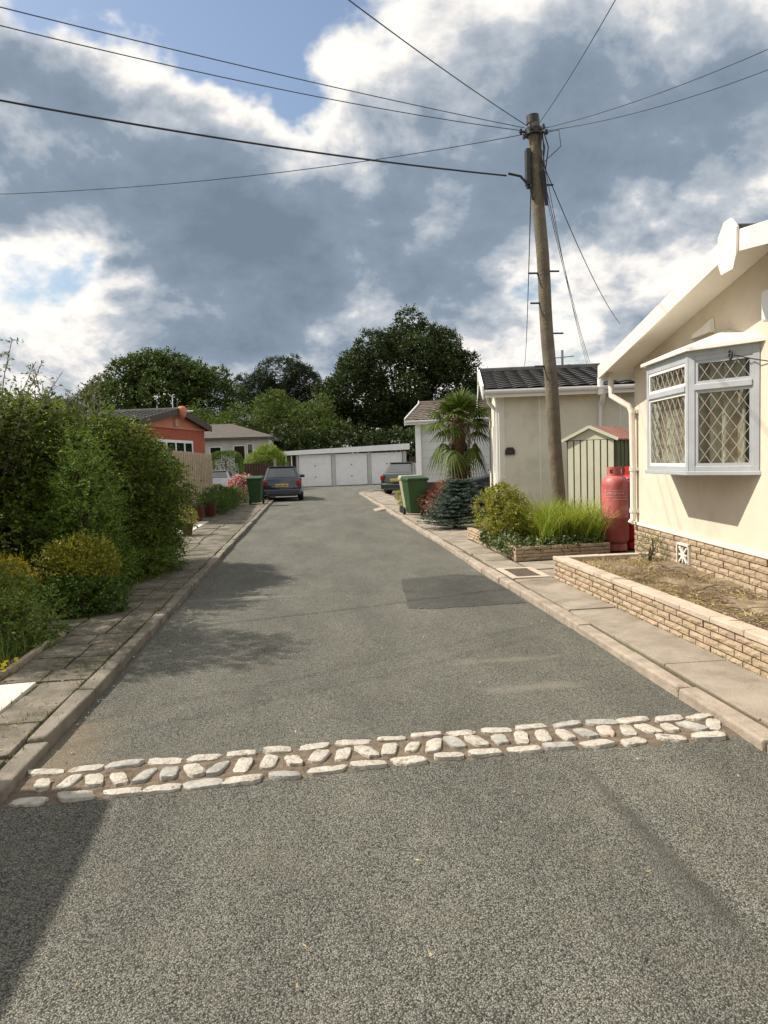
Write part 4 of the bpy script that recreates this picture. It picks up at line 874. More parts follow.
for sx in (0, 1):
    x0 = -.06 if sx == 0 else Wd + .06; V = [(x0, -.05, he - .02), (x0, dp + .05, he - .02), (Wd / 2, dp + .05, ha + .02), (Wd / 2, -.05, ha + .02)]; V += [(x, y, z + .02) for x, y, z in V]; mb.add(V, [(0, 1, 2, 3), (7, 6, 5, 4), (0, 4, 5, 1), (1, 5, 6, 2), (2, 6, 7, 3), (3, 7, 4, 0)])
    for q in range(6):
        y = .1 + q * .25; mb.bar((x0, y, he + .005), (Wd / 2, y, ha + .045), .03, .015)
mb.build('roof', 'shedroof', t)
mb = MB(); mb.bar((-.07, -.06, he - .01), (Wd / 2, -.06, ha + .03), .02, .05); mb.bar((Wd / 2, -.06, ha + .03), (Wd + .07, -.06, he - .01), .02, .05); mb.build('roof_trim', 'shed', t)

# ------------------------------------------------------------------ gas cylinders
def text_mesh(s_, size, name, mat_, parent, radius, zc, a0, sx=1.0):
    cu = bpy.data.curves.new('letters', 'FONT'); cu.body = s_; cu.size = size; cu.align_x = 'CENTER'; cu.align_y = 'CENTER'; cu.resolution_u = 2; cu.extrude = .0
    tmp = bpy.data.objects.new('letters', cu); COL.objects.link(tmp); dg = bpy.context.evaluated_depsgraph_get(); me = bpy.data.meshes.new_from_object(tmp.evaluated_get(dg)); bpy.data.objects.remove(tmp)
    for v in me.vertices:
        a = a0 + v.co.x * sx / radius; v.co = Vector((radius * math.cos(a), radius * math.sin(a), zc + v.co.y))
    me.materials.clear(); me.materials.append(M[mat_]); o = bpy.data.objects.new(name, me); return link(o, parent)
def cylinder(loc, label, m_, rz=0, s_=1.0):
    t = thing('gas_cylinder', label, 'gas cylinder', loc, rz, 'red gas cylinders by the house corner'); r_ = .205
    mb = MB(); mb.lathe([(0, .07), (.12, .075), (.17, .10), (r_ - .005, .15), (r_, .18), (r_, .5), (r_ + .003, .505), (r_ + .003, .515), (r_, .52), (r_, 1.0), (r_ - .006, 1.05), (r_ - .03, 1.105), (r_ - .075, 1.145), (.07, 1.165), (.04, 1.17), (0, 1.17)], 36)
    mb.build('tank', m_, t, smooth=True)
    mb = MB(); mb.lathe([(.165, .0), (.18, .0), (.18, .02), (.168, .12), (.150, .12), (.165, .02), (.165, 0)], 32); mb.build('foot_ring', m_, t, smooth=True)
    mb = MB(); n_ = 40; rc = .115      # guard collar with openings
    for i in range(n_):
        a0, a1 = 2 * math.pi * i / n_, 2 * math.pi * (i + 1) / n_
        hole = (i % 10) in (3, 4, 5)
        for z0, z1 in (((1.15, 1.185), (1.25, 1.285)) if hole else ((1.15, 1.285),)):
            V = [(rr * math.cos(a), rr * math.sin(a), z) for z in (z0, z1) for rr in (rc, rc - .008) for a in (a0, a1)]
            mb.add(V, [(0, 1, 5, 4), (3, 2, 6, 7), (4, 5, 7, 6), (0, 2, 3, 1)])
    mb.build('collar', m_, t); mb = MB(); mb.tube([(0, 0, 1.16), (0, 0, 1.25)], .02, 10); mb.tube([(-.05, 0, 1.21), (.05, 0, 1.21)], .014, 8); mb.build('valve', 'brass', t)
    a0 = R(-108); text_mesh('PROPANE', .062, 'lettering', 'redlabel', t, r_ + .0035, .885, a0, 1.0)
    mb = MB()
    def arc(z0, z1, aa, ab, n2=16):
        V = [((r_ + .0035) * math.cos(aa + (ab - aa) * i / n2), (r_ + .0035) * math.sin(aa + (ab - aa) * i / n2), z) for z in (z0, z1) for i in range(n2 + 1)]
        mb.add(V, [(i, i + 1, n2 + 2 + i, n2 + 1 + i) for i in range(n2)])
    arc(.930, .936, a0 - .85, a0 + .85); arc(.832, .838, a0 - .85, a0 + .85); arc(.838, .930, a0 + .82, a0 + .85, 1); arc(.838, .930, a0 - .85, a0 - .82, 1); arc(.790, .800, a0 - .2, a0 + .85); mb.build('label_border', 'redlabel', t)
    return t
cylinder((4.70, 11.05, .09), 'faded red gas cylinder standing in front, printed label facing the road', 'red', 0)
cylinder((5.06, 11.22, .09), 'brighter red gas cylinder half hidden behind the cream house corner', 'redfresh', 25)

# ------------------------------------------------------------------ wheelie bins
def wheelie(loc, rz, label, m_='bin', s_=1.0):
    t = thing('wheelie_bin', label, 'wheelie bin', loc, rz, 'wheelie bins on the pavement'); b, tp = (.20, .24), (.285, .34)
    mb = MB(); V = [(-b[0], -b[1], .06), (b[0], -b[1], .06), (b[0], b[1] - .05, .06), (-b[0], b[1] - .05, .06), (-tp[0], -tp[1], .96), (tp[0], -tp[1], .96), (tp[0], tp[1], .96), (-tp[0], tp[1], .96)]
    V = [tuple(c * s_ for c in v) for v in V]
    mb.add(V, [(0, 3, 2, 1), (0, 1, 5, 4), (1, 2, 6, 5), (2, 3, 7, 6), (3, 0, 4, 7), (4, 5, 6, 7)]); mb.build('body', m_, t, bev=.03)
    mb = MB(); mb.box(-.305, .305, -.36, .36, .935, .965); mb.build('rim', m_, t, bev=.01)
    mb = MB(); V = [(-.31, -.39, .968), (.31, -.39, .968), (.31, .36, .968), (-.31, .36, .968), (-.29, -.36, 1.01), (.29, -.36, 1.01), (.28, .33, 1.06), (-.28, .33, 1.06)]
    mb.add(V, [(0, 3, 2, 1), (0, 1, 5, 4), (1, 2, 6, 5), (2, 3, 7, 6), (3, 0, 4, 7), (4, 5, 6, 7)]); mb.build('lid', m_, t, bev=.015)
    for sx in (-1, 1): mb = MB(); mb.tube([(sx * .22, .24, .1), (sx * .28, .24, .1)], .1, 16); mb.build('wheel', 'rubber', t)
    mb = MB(); mb.tube([(-.2, .42, .95), (.2, .42, .95)], .016, 8); mb.bar((-.2, .33, .94), (-.2, .43, .95), .03, .03); mb.bar((.2, .33, .94), (.2, .43, .95), .03, .03); mb.build('handle', m_, t)
    return t
wheelie((2.83, 19.95, .078), 8, 'green wheelie bin beside the blue spruce on the right pavement')
wheelie((2.87, 20.75, .078), 12, 'tan sided wheelie bin tucked behind the green one on the right pavement', 'binbrown')
wheelie((-2.05, 28.3, .078), -4, 'green wheelie bin on the left kerb behind the dark blue car', 'bin')

# ------------------------------------------------------------------ cars
def car(name, label, loc, rz, paint, roofm=None, L_=4.2, Wc=1.74, Hc=1.47, door5=True):
    t = thing(name, label, 'car', loc, rz); hw = Wc / 2; r_, f_ = -L_ / 2, L_ / 2
    st = [(r_, .80, .42, .62), (r_ + .06, .93, .28, .93), (r_ + .35, 1.0, .24, .97), (r_ + 1.2, 1.0, .2, .95), (0, 1.0, .2, .93), (f_ - 1.2, 1.0, .2, .92), (f_ - .45, .97, .22, .80), (f_ - .1, .88, .26, .66), (f_, .74, .34, .52)]
    V = []; m_ = 10
    for y, sx, zb, zt in st:
        w = hw * sx
        V += [(-w * .86, y, zb), (-w, y, zb + .12), (-w * 1.0, y, (zb + zt) / 2), (-w * .97, y, zt - .08), (-w * .88, y, zt), (w * .88, y, zt), (w * .97, y, zt - .08), (w, y, (zb + zt) / 2), (w, y, zb + .12), (w * .86, y, zb)]
    mb = MB(); mb.add(V, [(i * m_ + k, i * m_ + (k + 1) % m_, (i + 1) * m_ + (k + 1) % m_, (i + 1) * m_ + k) for i in range(len(st) - 1) for k in range(m_)] + [tuple(range(m_ - 1, -1, -1)), tuple((len(st) - 1) * m_ + k for k in range(m_))])
    mb.build('body', paint, t, smooth=True)
    # greenhouse
    zb, zt = .93, Hc; lo = [(-hw * .87, r_ + .12), (hw * .87, r_ + .12), (hw * .87, f_ - 1.1), (-hw * .87, f_ - 1.1)]; hi = [(-hw * .66, r_ + .5), (hw * .66, r_ + .5), (hw * .64, f_ - 1.95), (-hw * .64, f_ - 1.95)]
    mb = MB(); mb.add([(*p, zb) for p in lo] + [(*p, zt) for p in hi], [(0, 1, 5, 4), (1, 2, 6, 5), (2, 3, 7, 6), (3, 0, 4, 7), (4, 5, 6, 7)]); mb.build('roof', roofm or paint, t, bev=.07, smooth=False)
    def panel(i, u0, u1, v0, v1, name='window', m2='carglass', off=.012, u0t=None, u1t=None):
        a = Vector((*lo[i], zb)); b = Vector((*lo[(i + 1) % 4], zb)); c = Vector((*hi[(i + 1) % 4], zt)); d = Vector((*hi[i], zt)); n_ = (b - a).cross(d - a).normalized()
        q = lambda u, v: a.lerp(b, u).lerp(d.lerp(c, u), v) + n_ * off
        u0t = u0 if u0t is None else u0t; u1t = u1 if u1t is None else u1t
        p = [q(u0, v0), q(u1, v0), q(u1t, v1), q(u0t, v1)]; mb = MB(); mb.add(p + [x - n_ * .03 for x in p], [(0, 1, 2, 3), (0, 4, 5, 1), (1, 5, 6, 2), (2, 6, 7, 3), (3, 7, 4, 0)]); return mb.build(name, m2, t)
    panel(0, .09, .91, .14, .86, 'rear_window'); panel(2, .06, .94, .08, .92, 'windscreen')
    for i, inv in ((1, 0), (3, 1)):
        for u0, u1 in ((.10, .33), (.35, .62), (.64, .90)):
            a, b = (u0, u1) if not inv else (1 - u1, 1 - u0); panel(i, a, b, .12, .84, 'side_window')
    mb = MB(); mb.box(-hw * .9, hw * .9, r_ - .06, r_ + .1, .26, .52); mb.build('rear_bumper', paint, t, bev=.05)
    mb = MB(); mb.box(-hw * .7, hw * .7, r_ - .065, r_ + .05, .22, .33); mb.build('bumper_trim', 'rubber', t, bev=.02)
    mb = MB(); mb.box(-.26, .26, r_ - .075, r_ - .0, .62, .73); pl = mb.build('number_plate', 'plate', t)
    mb = MB()
    for k in range(7): mb.box(-.22 + k * .063 + (.02 if k > 3 else 0), -.185 + k * .063 + (.02 if k > 3 else 0), r_ - .079, r_ - .0755, .645, .705)
    mb.build('plate_marks', 'platechar', pl)
    for sx in (-1, 1):
        mb = MB(); xa, xb = sorted((sx * hw * .68, sx * hw * .93)); mb.box(xa, xb, r_ - .03, r_ + .14, .66, .88); mb.build('tail_light', 'tail', t, bev=.04)
        mb = MB(); xa, xb = sorted((sx * hw * .6, sx * hw * .86)); mb.box(xa, xb, f_ - .18, f_ - .02, .5, .66); mb.build('headlight', 'upvc', t, bev=.04)
        mb = MB(); xa, xb = sorted((sx * hw * .93, sx * (hw + .17))); mb.box(xa, xb, f_ - 1.35, f_ - 1.22, .92, 1.06); mb.build('wing_mirror', paint, t, bev=.04)
        for yw in (r_ + .72, f_ - .82):
            mb = MB(); mb.lathe([(.15, -.1), (.28, -.1), (.31, -.06), (.31, .06), (.28, .1), (.15, .1)], 24)
            wv_ = mb.build('wheel', 'rubber', t, smooth=True); wv_.location = (sx * (hw - .08), yw, .31); wv_.rotation_euler = (0, R(90), 0)
            mb = MB(); mb.lathe([(0, -.07), (.19, -.085), (.2, 0), (.19, .085), (0, .07)], 12); mb.build('rim', 'galv', wv_)
    mb = MB(); mb.box(-hw * .62, hw * .62, r_ + .42, r_ + .62, Hc - .02, Hc + .025); mb.build('roof_spoiler', roofm or paint, t, bev=.015)
    return t
car('parked_car', 'dark blue hatchback seen from behind, parked at the left kerb past the bin', (-1.22, 32.9, 0), 2, 'carblue', None, L_=4.1, Wc=1.72, Hc=1.44)
car('parked_car', 'dark green estate with silvery roof parked askew beyond the right bin', (4.9, 34.0, .02), -33, 'cargreen', None, L_=4.1, Wc=1.7, Hc=1.42)
car('parked_car', 'silver hatchback whose tail shows past the end of the wooden fence', (-4.35, 36.1, .02), 3, 'carsilver', L_=3.8, Wc=1.6, Hc=1.3)
car('parked_car', 'dark car in the drive between white bungalow and beige house', (6.45, 22.9, .12), 80, 'carblue', L_=4.0, Wc=1.7, Hc=1.40)

# ------------------------------------------------------------------ pots left
def potplant(name, label, loc, r_, h_, pm, lm, fr, n=260):
    t = thing(name, label, 'potted plant', loc, 0); mb = MB(); mb.lathe([(0, 0), (r_ * .72, 0), (r_, h_ * .92), (r_ * 1.08, h_ * .93), (r_ * 1.08, h_), (r_ * .9, h_), (r_ * .88, h_ * .9), (0, h_ * .9)], 20); mb.build('pot', pm, t, smooth=True)
    P, D_ = blobs_sample([(0, 0, h_ + fr * .6, fr, fr, fr)], n, .5); npmesh('foliage', *twigs(P, D_, 5, .10, .05, .03), lm, t); return t
potplant('potted_shrub', 'clipped ball shrub in dark red pot, farther of the two by the fence', (-3.02, 22.6, .075), .21, .42, 'pot', 'leaf_box', .25)
potplant('potted_shrub', 'clipped ball shrub in dark red pot, nearer of the two by the fence', (-3.12, 20.6, .085), .20, .40, 'pot', 'leaf_box', .24)
potplant('potted_plant', 'straggly pale plant in terracotta pot at the far end of the hedge', (-2.72, 16.6, .08), .13, .26, 'pot', 'leaf_euon', .2)

# ------------------------------------------------------------------ left side planting
def rb(n, x, y, z, r_):   # random blobs in ranges
    return [(random.uniform(*x), random.uniform(*y), random.uniform(*z), *(3 * [random.uniform(*r_)])) for _ in range(n)]
# tall hedge
L0 = Vector((-2.9, 8.0, 0))
bl = [(.28, 3.55, 1.0, .72, .85, 1.0), (.05, 2.6, 1.25, .78, .85, 1.12), (-.5, 1.9, 1.42, .9, .8, 1.1), (-1.3, 1.7, 1.45, 1.0, 1.0, 1.15), (-2.2, 1.7, 1.4, 1.1, 1.0, 1.15), (-3.2, 1.7, 1.4, 1.1, 1.0, 1.15), (-1.2, 3.0, 1.5, 1.3, 1.1, 1.1), (-2.7, 3.0, 1.5, 1.3, 1.1, 1.1),
      (-.9, 1.1, .7, .9, .6, .75), (.25, 2.9, .6, .6, .85, .6), (-2.2, 1.1, .8, 1.0, .6, .8)]
shrub('tall_hedge', 'large dark green hedge mass towering over the left pavement', 'hedge', tuple(L0), bl, 42000, 8, .22, .06, .026, 'leaf_hedge', .35, sub=(120, .22, .50), stems=26, up=.1, sz0=.6, core=9000)
# brighter conifer in front
bl = [(0, 0, .4, .40, .40, .45), (0, 0, .85, .36, .36, .45), (.02, 0, 1.3, .28, .28, .42), (0, .05, 1.65, .16, .16, .3), (-.35, .1, .6, .3, .3, .45)]
shrub('conifer_bush', 'upright brighter green conifer bush in front of the tall hedge', 'shrub', (-2.62, 8.95, .05), bl, 2600, 12, .26, .045, .016, 'leaf_conifer', .15, sub=(30, .12, .22), stems=5, up=.5)
bl = [(0, 0, .35, .35, .3, .4), (.35, .5, .4, .35, .35, .45), (.5, 1.1, .35, .3, .4, .4), (-.1, .5, .7, .3, .3, .4)]
shrub('conifer_bush', 'low spreading conifer bush against the left pavement edge under the hedge', 'shrub', (-2.75, 9.9, .05), bl, 1900, 12, .24, .042, .016, 'leaf_conifer', .25, sub=(20, .12, .2), stems=5, up=.4)
# golden shrubs
bl = [(0, 0, .36, .30, .30, .34), (.16, .05, .48, .24, .24, .24), (-.18, 0, .45, .26, .26, .26), (0, -.05, .6, .24, .24, .18)]
shrub('golden_shrub', 'rounded golden-yellow shrub by the pavement in front of the tall hedge', 'shrub', (-2.55, 8.3, .06), bl, 2300, 6, .10, .036, .026, 'leaf_gold', .0, sub=(26, .08, .14), stems=8, up=.4)
bl = [(0, 0, .40, .28, .28, .26), (-.22, .02, .42, .25, .25, .24), (-.1, 0, .25, .3, .25, .2)]
shrub('golden_shrub', 'bright yellow shrub cut off by the left edge of the photo', 'shrub', (-3.12, 7.75, .06), bl, 1800, 6, .10, .036, .026, 'leaf_goldbright', .0, sub=(18, .08, .13), stems=6, up=.5)
bl = [(0, 0, .16, .25, .22, .2), (.2, .1, .14, .2, .2, .16), (-.2, .05, .2, .2, .2, .2)]
shrub('leafy_shrub', 'dark broad-leaved plant at the foot of the rounded golden shrub', 'shrub', (-2.42, 8.0, .06), bl, 700, 5, .12, .055, .042, 'leaf_low', .1, stems=5, up=.6)
# weeds in the near left bed
bl = [(-.55, -.35, .14, .3, .4, .24), (-.25, .2, .16, .3, .35, .26), (-.7, .2, .25, .35, .4, .34), (-.15, .65, .16, .2, .3, .26), (-.9, -.5, .2, .35, .4, .3), (-.5, .7, .25, .3, .3, .34), (-1.2, .2, .3, .4, .5, .4)]
shrub('weedy_plants', 'tangle of pale green weeds filling the near left bed', 'plants', (-2.38, 6.45, .06), bl, 3800, 6, .14, .042, .022, 'leaf_weed', .15, sub=(26, .1, .18), stems=14, up=.7)
P = np.stack([rng.uniform(-3.6, -2.4, 900), rng.uniform(5.8, 7.1, 900), np.full(900, .06)], 1)
npmesh('long_grass', *blades(P, rng.uniform(.15, .42, 900), .007, .8), 'leaf_weed', label='long green grass growing among the near left weeds', cat='grass', kind='stuff')
P = np.stack([rng.uniform(-3.1, -2.3, 130), rng.uniform(5.5, 5.95, 130), rng.uniform(.07, .14, 130)], 1); az = rng.uniform(0, 6.28, 130)
npmesh('yellow_flowers', *leaves(P, np.stack([np.cos(az), np.sin(az), np.full(130, .4)], 1), .05, .04), 'yellowflower', label='low yellow flowers at the left end of the near bed', cat='flowers', kind='stuff')
P = np.stack([rng.uniform(-3.3, -2.6, 26), rng.uniform(6.0, 6.9, 26), rng.uniform(.4, .5, 26)], 1); P = np.repeat(P, 5, 0); az = np.tile(np.arange(5) * 1.256, 26)
npmesh('white_flowers', *leaves(P, np.stack([np.cos(az), np.sin(az), np.full(130, .3)], 1), .022, .016), 'leaf_white', label='scattered small white flowers above the left weeds', cat='flowers', kind='stuff')
bl = [(0, 0, 2.5, .75, .8, .8), (-.4, .5, 3.0, .7, .8, .7), (.1, .2, 3.4, .55, .6, .6), (-.3, -.3, 1.7, .8, .8, .8), (.2, .9, 2.2, .6, .6, .7), (-.5, 0, .9, .8, .8, .8)]
shrub('garden_tree', 'tall loose leafy shrub standing left of the photo beside the weedy bed', 'shrub', (-4.25, 7.1, .05), bl, 5200, 7, .26, .07, .034, 'leaf_hedge', .1, sub=(50, .2, .36), stems=12, up=.3)
# bed edging
mb = MB(); pts = [(-2.5, 5.5), (-2.33, 5.75), (-2.33, 6.5), (-2.325, 7.05), (-2.5, 7.12)]
for a, b in zip(pts, pts[1:]): mb.bar((*a, .07), (*b, .07), .045, .09)
mb.build('bed_edging', 'kerb', None, bev=.008, label='thin concrete edging round the near left bed', cat='edging')
# strappy plant
P = np.zeros((60, 3)) + np.array([0, 0, 0.02]); P[:, :2] += rng.normal(size=(60, 2)) * .05
t = thing('strappy_plant', 'spiky strap-leaved plant in the dark under the hedge at left', 'plant', (-3.3, 8.6, .1)); npmesh('foliage', *blades(P, rng.uniform(.45, .85, 60), .03, .6, 5), 'leaf_conifer', t)
# tall twiggy shrub above hedge
def wispy(label, loc, n, h, spread, m_='leaf_twiggy', leafn=26):
    t = thing('wispy_shrub', label, 'shrub', loc); mb = MB(); Ps, As = [], []
    for i in range(n):
        a = random.uniform(0, 6.28); l_ = random.uniform(.65, 1) * h; d = Vector((math.cos(a), math.sin(a), 0)) * spread * random.uniform(.2, 1); pts = []
        for k in range(7): u = k / 6; pts.append(d * u ** 1.6 + Vector((0, 0, l_ * (u - .12 * u * u))) + Vector((.02 * math.sin(k * 2 + i), .02 * math.cos(k + i), 0)))
        mb.tube(pts, [.012 - .008 * k / 6 for k in range(7)], 5, False)
        for k in range(leafn * 2):
            u = random.uniform(.35, 1) * 6; j = min(5, int(u)); p = pts[j].lerp(pts[j + 1], u - j); dd = Vector((random.gauss(0, 1), random.gauss(0, 1), random.gauss(.3, .6))).normalized()
            if k % 3 == 0:
                e = p + dd * random.uniform(.08, .22); mb.tube([p, e], [.003, .0015], 4, False)
                for q in range(6): Ps.append(p.lerp(e, (q + 1) / 6)); As.append(Vector((random.gauss(0, 1), random.gauss(0, 1), random.gauss(0, 1))))
            else: Ps.append(p); As.append(dd)
    mb.build('stem', 'barkgrey', t, smooth=True); npmesh('foliage', *leaves(np.array([tuple(p) for p in Ps]), np.array([tuple(p) for p in As]), .055, .02), m_, t)
wispy('tall wispy shrub with thin arching stems above the hedge at far left', (-3.7, 9.0, .4), 26, 3.1, .9)
wispy('wispy stems rising from the hedge top, second clump from the left', (-3.15, 9.9, .5), 12, 2.85, .6)
wispy('single slender stems above the hedge in front of the distant trees', (-2.85, 10.4, .4), 7, 2.85, .35)
# joint weeds on pavement
Pj = []
for _ in range(1500): Pj.append((random.choice([-2.3, -2.3, -1.98, -1.67]) + random.gauss(0, .022), random.uniform(3.5, 12), .068))
for _ in range(500):
    c_ = random.choice([5.7, 6.3, 7.2, 8.1, 9.4, 4.6]); Pj.append((random.gauss(-1.9 + .03 * c_, .12), random.gauss(c_, .12), .078))
for _ in range(260): Pj.append((2.96 + random.gauss(0, .012), random.uniform(3, 8.8), .075))
for _ in range(30): Pj.append((random.uniform(-1.5, 2.3), 0, .012)); Pj[-1] = (Pj[-1][0], yl(Pj[-1][0]) + .12 + random.choice([-.105, .105, 0]) + random.gauss(0, .02), .014)
Pj = np.array(Pj); npmesh('joint_weeds', *blades(Pj, rng.uniform(.008, .045, len(Pj)), .005, .9, 2), 'moss', label='tiny weeds and moss in the paving joints', cat='weeds', kind='stuff')
# grit and leaf litter
Pg = np.stack([rng.uniform(-2.25, -1.2, 500), rng.uniform(3.3, 12, 500), np.full(500, .09)], 1); Pg[Pg[:, 0] > -1.53, 2] = .02
Pg2 = np.stack([rng.uniform(-1.5, 2.3, 160), rng.uniform(2.0, 9, 160), np.full(160, .02)], 1); Pg = np.concatenate([Pg, Pg2]); az = rng.uniform(0, 6.28, len(Pg))
npmesh('leaf_litter', *leaves(Pg, np.stack([np.cos(az), np.sin(az), rng.uniform(-.1, .2, len(az))], 1), rng.uniform(.012, .03, len(az)), rng.uniform(.006, .015, len(az))), 'straw', label='small dry leaves and grit along the left kerb', cat='leaf litter', kind='stuff')

# left mid planting
bl = [(0, 0, .25, .45, .5, .25), (-.1, 1.3, .28, .5, .6, .28), (.05, 2.6, .25, .45, .6, .25), (-.3, 4.2, .35, .6, .7, .35), (0, 5.5, .3, .5, .6, .3)]
shrub('low_border_plants', 'low green border plants between the fence and the left pavement', 'plants', (-3.0, 23.6, .06), bl, 2600, 6, .18, .07, .035, 'leaf_low', .1, sub=(20, .12, .22), stems=8, up=.6)
bl = [(0, 0, .6, .38, .38, .45), (.25, .1, .75, .28, .28, .3), (-.2, .1, .4, .3, .3, .35)]
shrub('pink_white_bush', 'pink and white variegated bush beside the left green bin', 'shrub', (-2.85, 30.2, .05), bl, 800, 5, .16, .10, .07, 'leaf_pinkw', .1, stems=5, up=.4)
# clipped hedge
t = thing('clipped_hedge', 'neatly clipped rounded green hedge behind the silver car', 'hedge', (-4.35, 39.6, 0)); n_ = 9000
P = rng.uniform(-1, 1, (n_, 3)); q = (np.abs(P) ** 4).sum(1) ** .25; P = P / q[:, None]; Dn = unit(P ** 3); P = P * np.array([.86, 1.1, 1.15]) * rng.uniform(.93, 1.0, (n_, 1)) + np.array([0, 0, 1.13])
npmesh('foliage', *leaves(P, Dn + rng.normal(size=P.shape) * .6, .09, .05), 'leaf_box', t); mb = MB(); mb.tube([(0, 0, 0), (0, 0, 1.8)], [.06, .03], 6); mb.build('stem', 'bark', t)
bl = [(0, 0, 1.4, .8, .8, .9), (.6, 0, 1.6, .6, .6, .7), (-.7, 0, 1.5, .55, .6, .7), (.1, -.2, 2.0, .6, .5, .6)]
shrub('lime_bush', 'bright yellow-green bush behind the brown fence left of the garages', 'shrub', (-2.5, 44.6, 0), bl, 3200, 6, .28, .12, .06, 'leaf_lime', .1, sub=(30, .2, .35), stems=8, up=.6)

# ------------------------------------------------------------------ right side planting
# grasses in planter
Pc = []
for _ in range(30):
    c = np.array([random.uniform(3.35, 4.45), random.uniform(10.7, 11.9)]); k = 75; q = np.zeros((k, 3)); q[:, :2] = c + rng.normal(size=(k, 2)) * .05; q[:, 2] = .22; Pc.append(q)
for gi, (xa, xb, lab) in enumerate(((3.3, 3.7, 'lime green arching grass clump in the planter left of the pole foot'), (3.7, 4.02, 'lime green arching grass clump in the planter in front of the pole foot'), (4.02, 4.5, 'lime green arching grass clump at the right end of the planter'))):
    Q = np.concatenate([q for q in Pc if xa <= q[:, 0].mean() < xb]); t = thing('ornamental_grass', lab, 'grass', ((xa + xb) / 2, 11.1, .22), 0, 'grass clumps in the planter')
    Q = Q - np.array([(xa + xb) / 2, 11.1, .22]); npmesh('blades', *blades(Q, rng.uniform(.42, .90, len(Q)), .013, .75, 4), 'leaf_grass', t)
bl = [(0, 0, .34, .30, .36, .34), (.18, .3, .42, .32, .32, .34), (-.08, .6, .42, .30, .4, .38), (.0, .2, .66, .24, .3, .24), (.3, -.2, .28, .2, .22, .24)]
shrub('variegated_shrub', 'bushy yellow-green variegated shrub at the left end of the planter', 'shrub', (3.14, 11.7, .22), bl, 2600, 6, .11, .045, .034, 'leaf_euon', .05, sub=(34, .09, .16), stems=8, up=.4)
bl = [(-.05, -.3, .0, .16, .3, .14), (0, .3, .02, .17, .35, .15), (.0, .9, .02, .17, .35, .15), (.25, -.50, .02, .3, .13, .11), (.7, -.5, .04, .3, .12, .11), (1.1, -.45, .02, .3, .12, .1)]
shrub('trailing_ivy', 'dark variegated ivy trailing over the front wall of the planter', 'plant', (3.02, 11.1, .22), bl, 1200, 5, .11, .05, .045, 'leaf_ivy', .2, stems=4, up=-.1)
# blue spruce, tiered
t = thing('blue_spruce', 'dwarf blue-green spruce with layered branches between bin and planter', 'tree', (3.10, 15.75, .06)); parts = []; mb = MB()
mb.tube([(0, 0, 0), (.05, 0, .6), (.1, 0, 1.1)], [.05, .035, .012], 7)
for i in range(230):
    h_ = random.uniform(.05, 1.05); a = random.uniform(0, 6.28); ln = (.80 * (1 - h_ / 1.25) + .08) * random.uniform(.75, 1.15); o_ = np.array([.1 * h_, 0, h_]); d = np.array([math.cos(a), math.sin(a), .12]); mb.tube([tuple(o_), tuple(o_ + d * ln)], [.008, .004], 4, False)
    k = 26; tt = rng.uniform(.15, 1, k)[:, None]; P = o_ + d * ln * tt; sd = np.array([-math.sin(a), math.cos(a), 0]); D_ = d * .6 + sd * rng.choice([-1, 1], k)[:, None] * .8; parts.append(twigs(P, D_, 10, .17 * (1.15 - tt[:, 0] * .5), .05, .015, .1))
npmesh('needles', *merge(parts), 'leaf_spruce', t); mb.build('trunk', 'bark', t)
bl = [(0, 0, .45, .4, .4, .35), (.35, .3, .6, .4, .4, .35), (-.3, .2, .35, .35, .3, .3)]
shrub('red_maple', 'pinkish red leaved shrub between the right bin and the spruce', 'shrub', (3.5, 19.6, .05), bl, 1100, 5, .16, .07, .03, 'leaf_maple', .3, sub=(14, .12, .2), stems=5)
bl = [(0, 0, .2, .3, .5, .22), (.2, 2.2, .25, .4, .6, .3)]
shrub('low_garden_plants', 'low yellow-green plants on the gravel beyond the right bin', 'plants', (3.1, 22.6, .05), bl, 500, 5, .14, .07, .04, 'leaf_euon', .1, stems=3)
# weeds by plinth
bl = [(0, 0, .12, .12, .14, .14), (.02, .1, .2, .08, .1, .14)]
shrub('weed_clump', 'sprig of green weed growing against the brick plinth', 'plant', (4.0, 8.35, .29), bl, 160, 5, .10, .03, .014, 'leaf_twiggy', .0, stems=3, up=.9)
# palm
t = thing('palm_tree', 'shaggy trunked fan palm in front of the white bungalow', 'tree', (4.1, 20.0, 0)); mb = MB()
n_ = 26; prof = [(.24 + .03 * math.sin(k * 2.2) - .004 * k + (.05 if 9 < k < 22 else 0) * math.sin((k - 9) / 13 * math.pi), 2.75 * k / n_) for k in range(n_ + 1)]
mb.lathe(prof, 18); tk = mb.build('trunk', 'palmbark', t, smooth=True)
th = rng.uniform(0, 6.28, 2600); zh = rng.uniform(.1, 2.8, 2600); P = np.stack([.24 * np.cos(th), .24 * np.sin(th), zh], 1); A = np.stack([np.cos(th) * .6, np.sin(th) * .6, -np.ones(2600) + rng.normal(size=2600) * .5], 1)
npmesh('trunk_fibre', *leaves(P, A, rng.uniform(.08, .22, 2600), .014), 'fibre', tk); npmesh('trunk_fibre', *leaves(P[::-1] * np.array([1, 1, 1.0]) + rng.normal(size=P.shape) * .02, A, .16, .02), 'leaf_maple' if False else 'straw', tk) if False else None
parts = []; stm = MB()
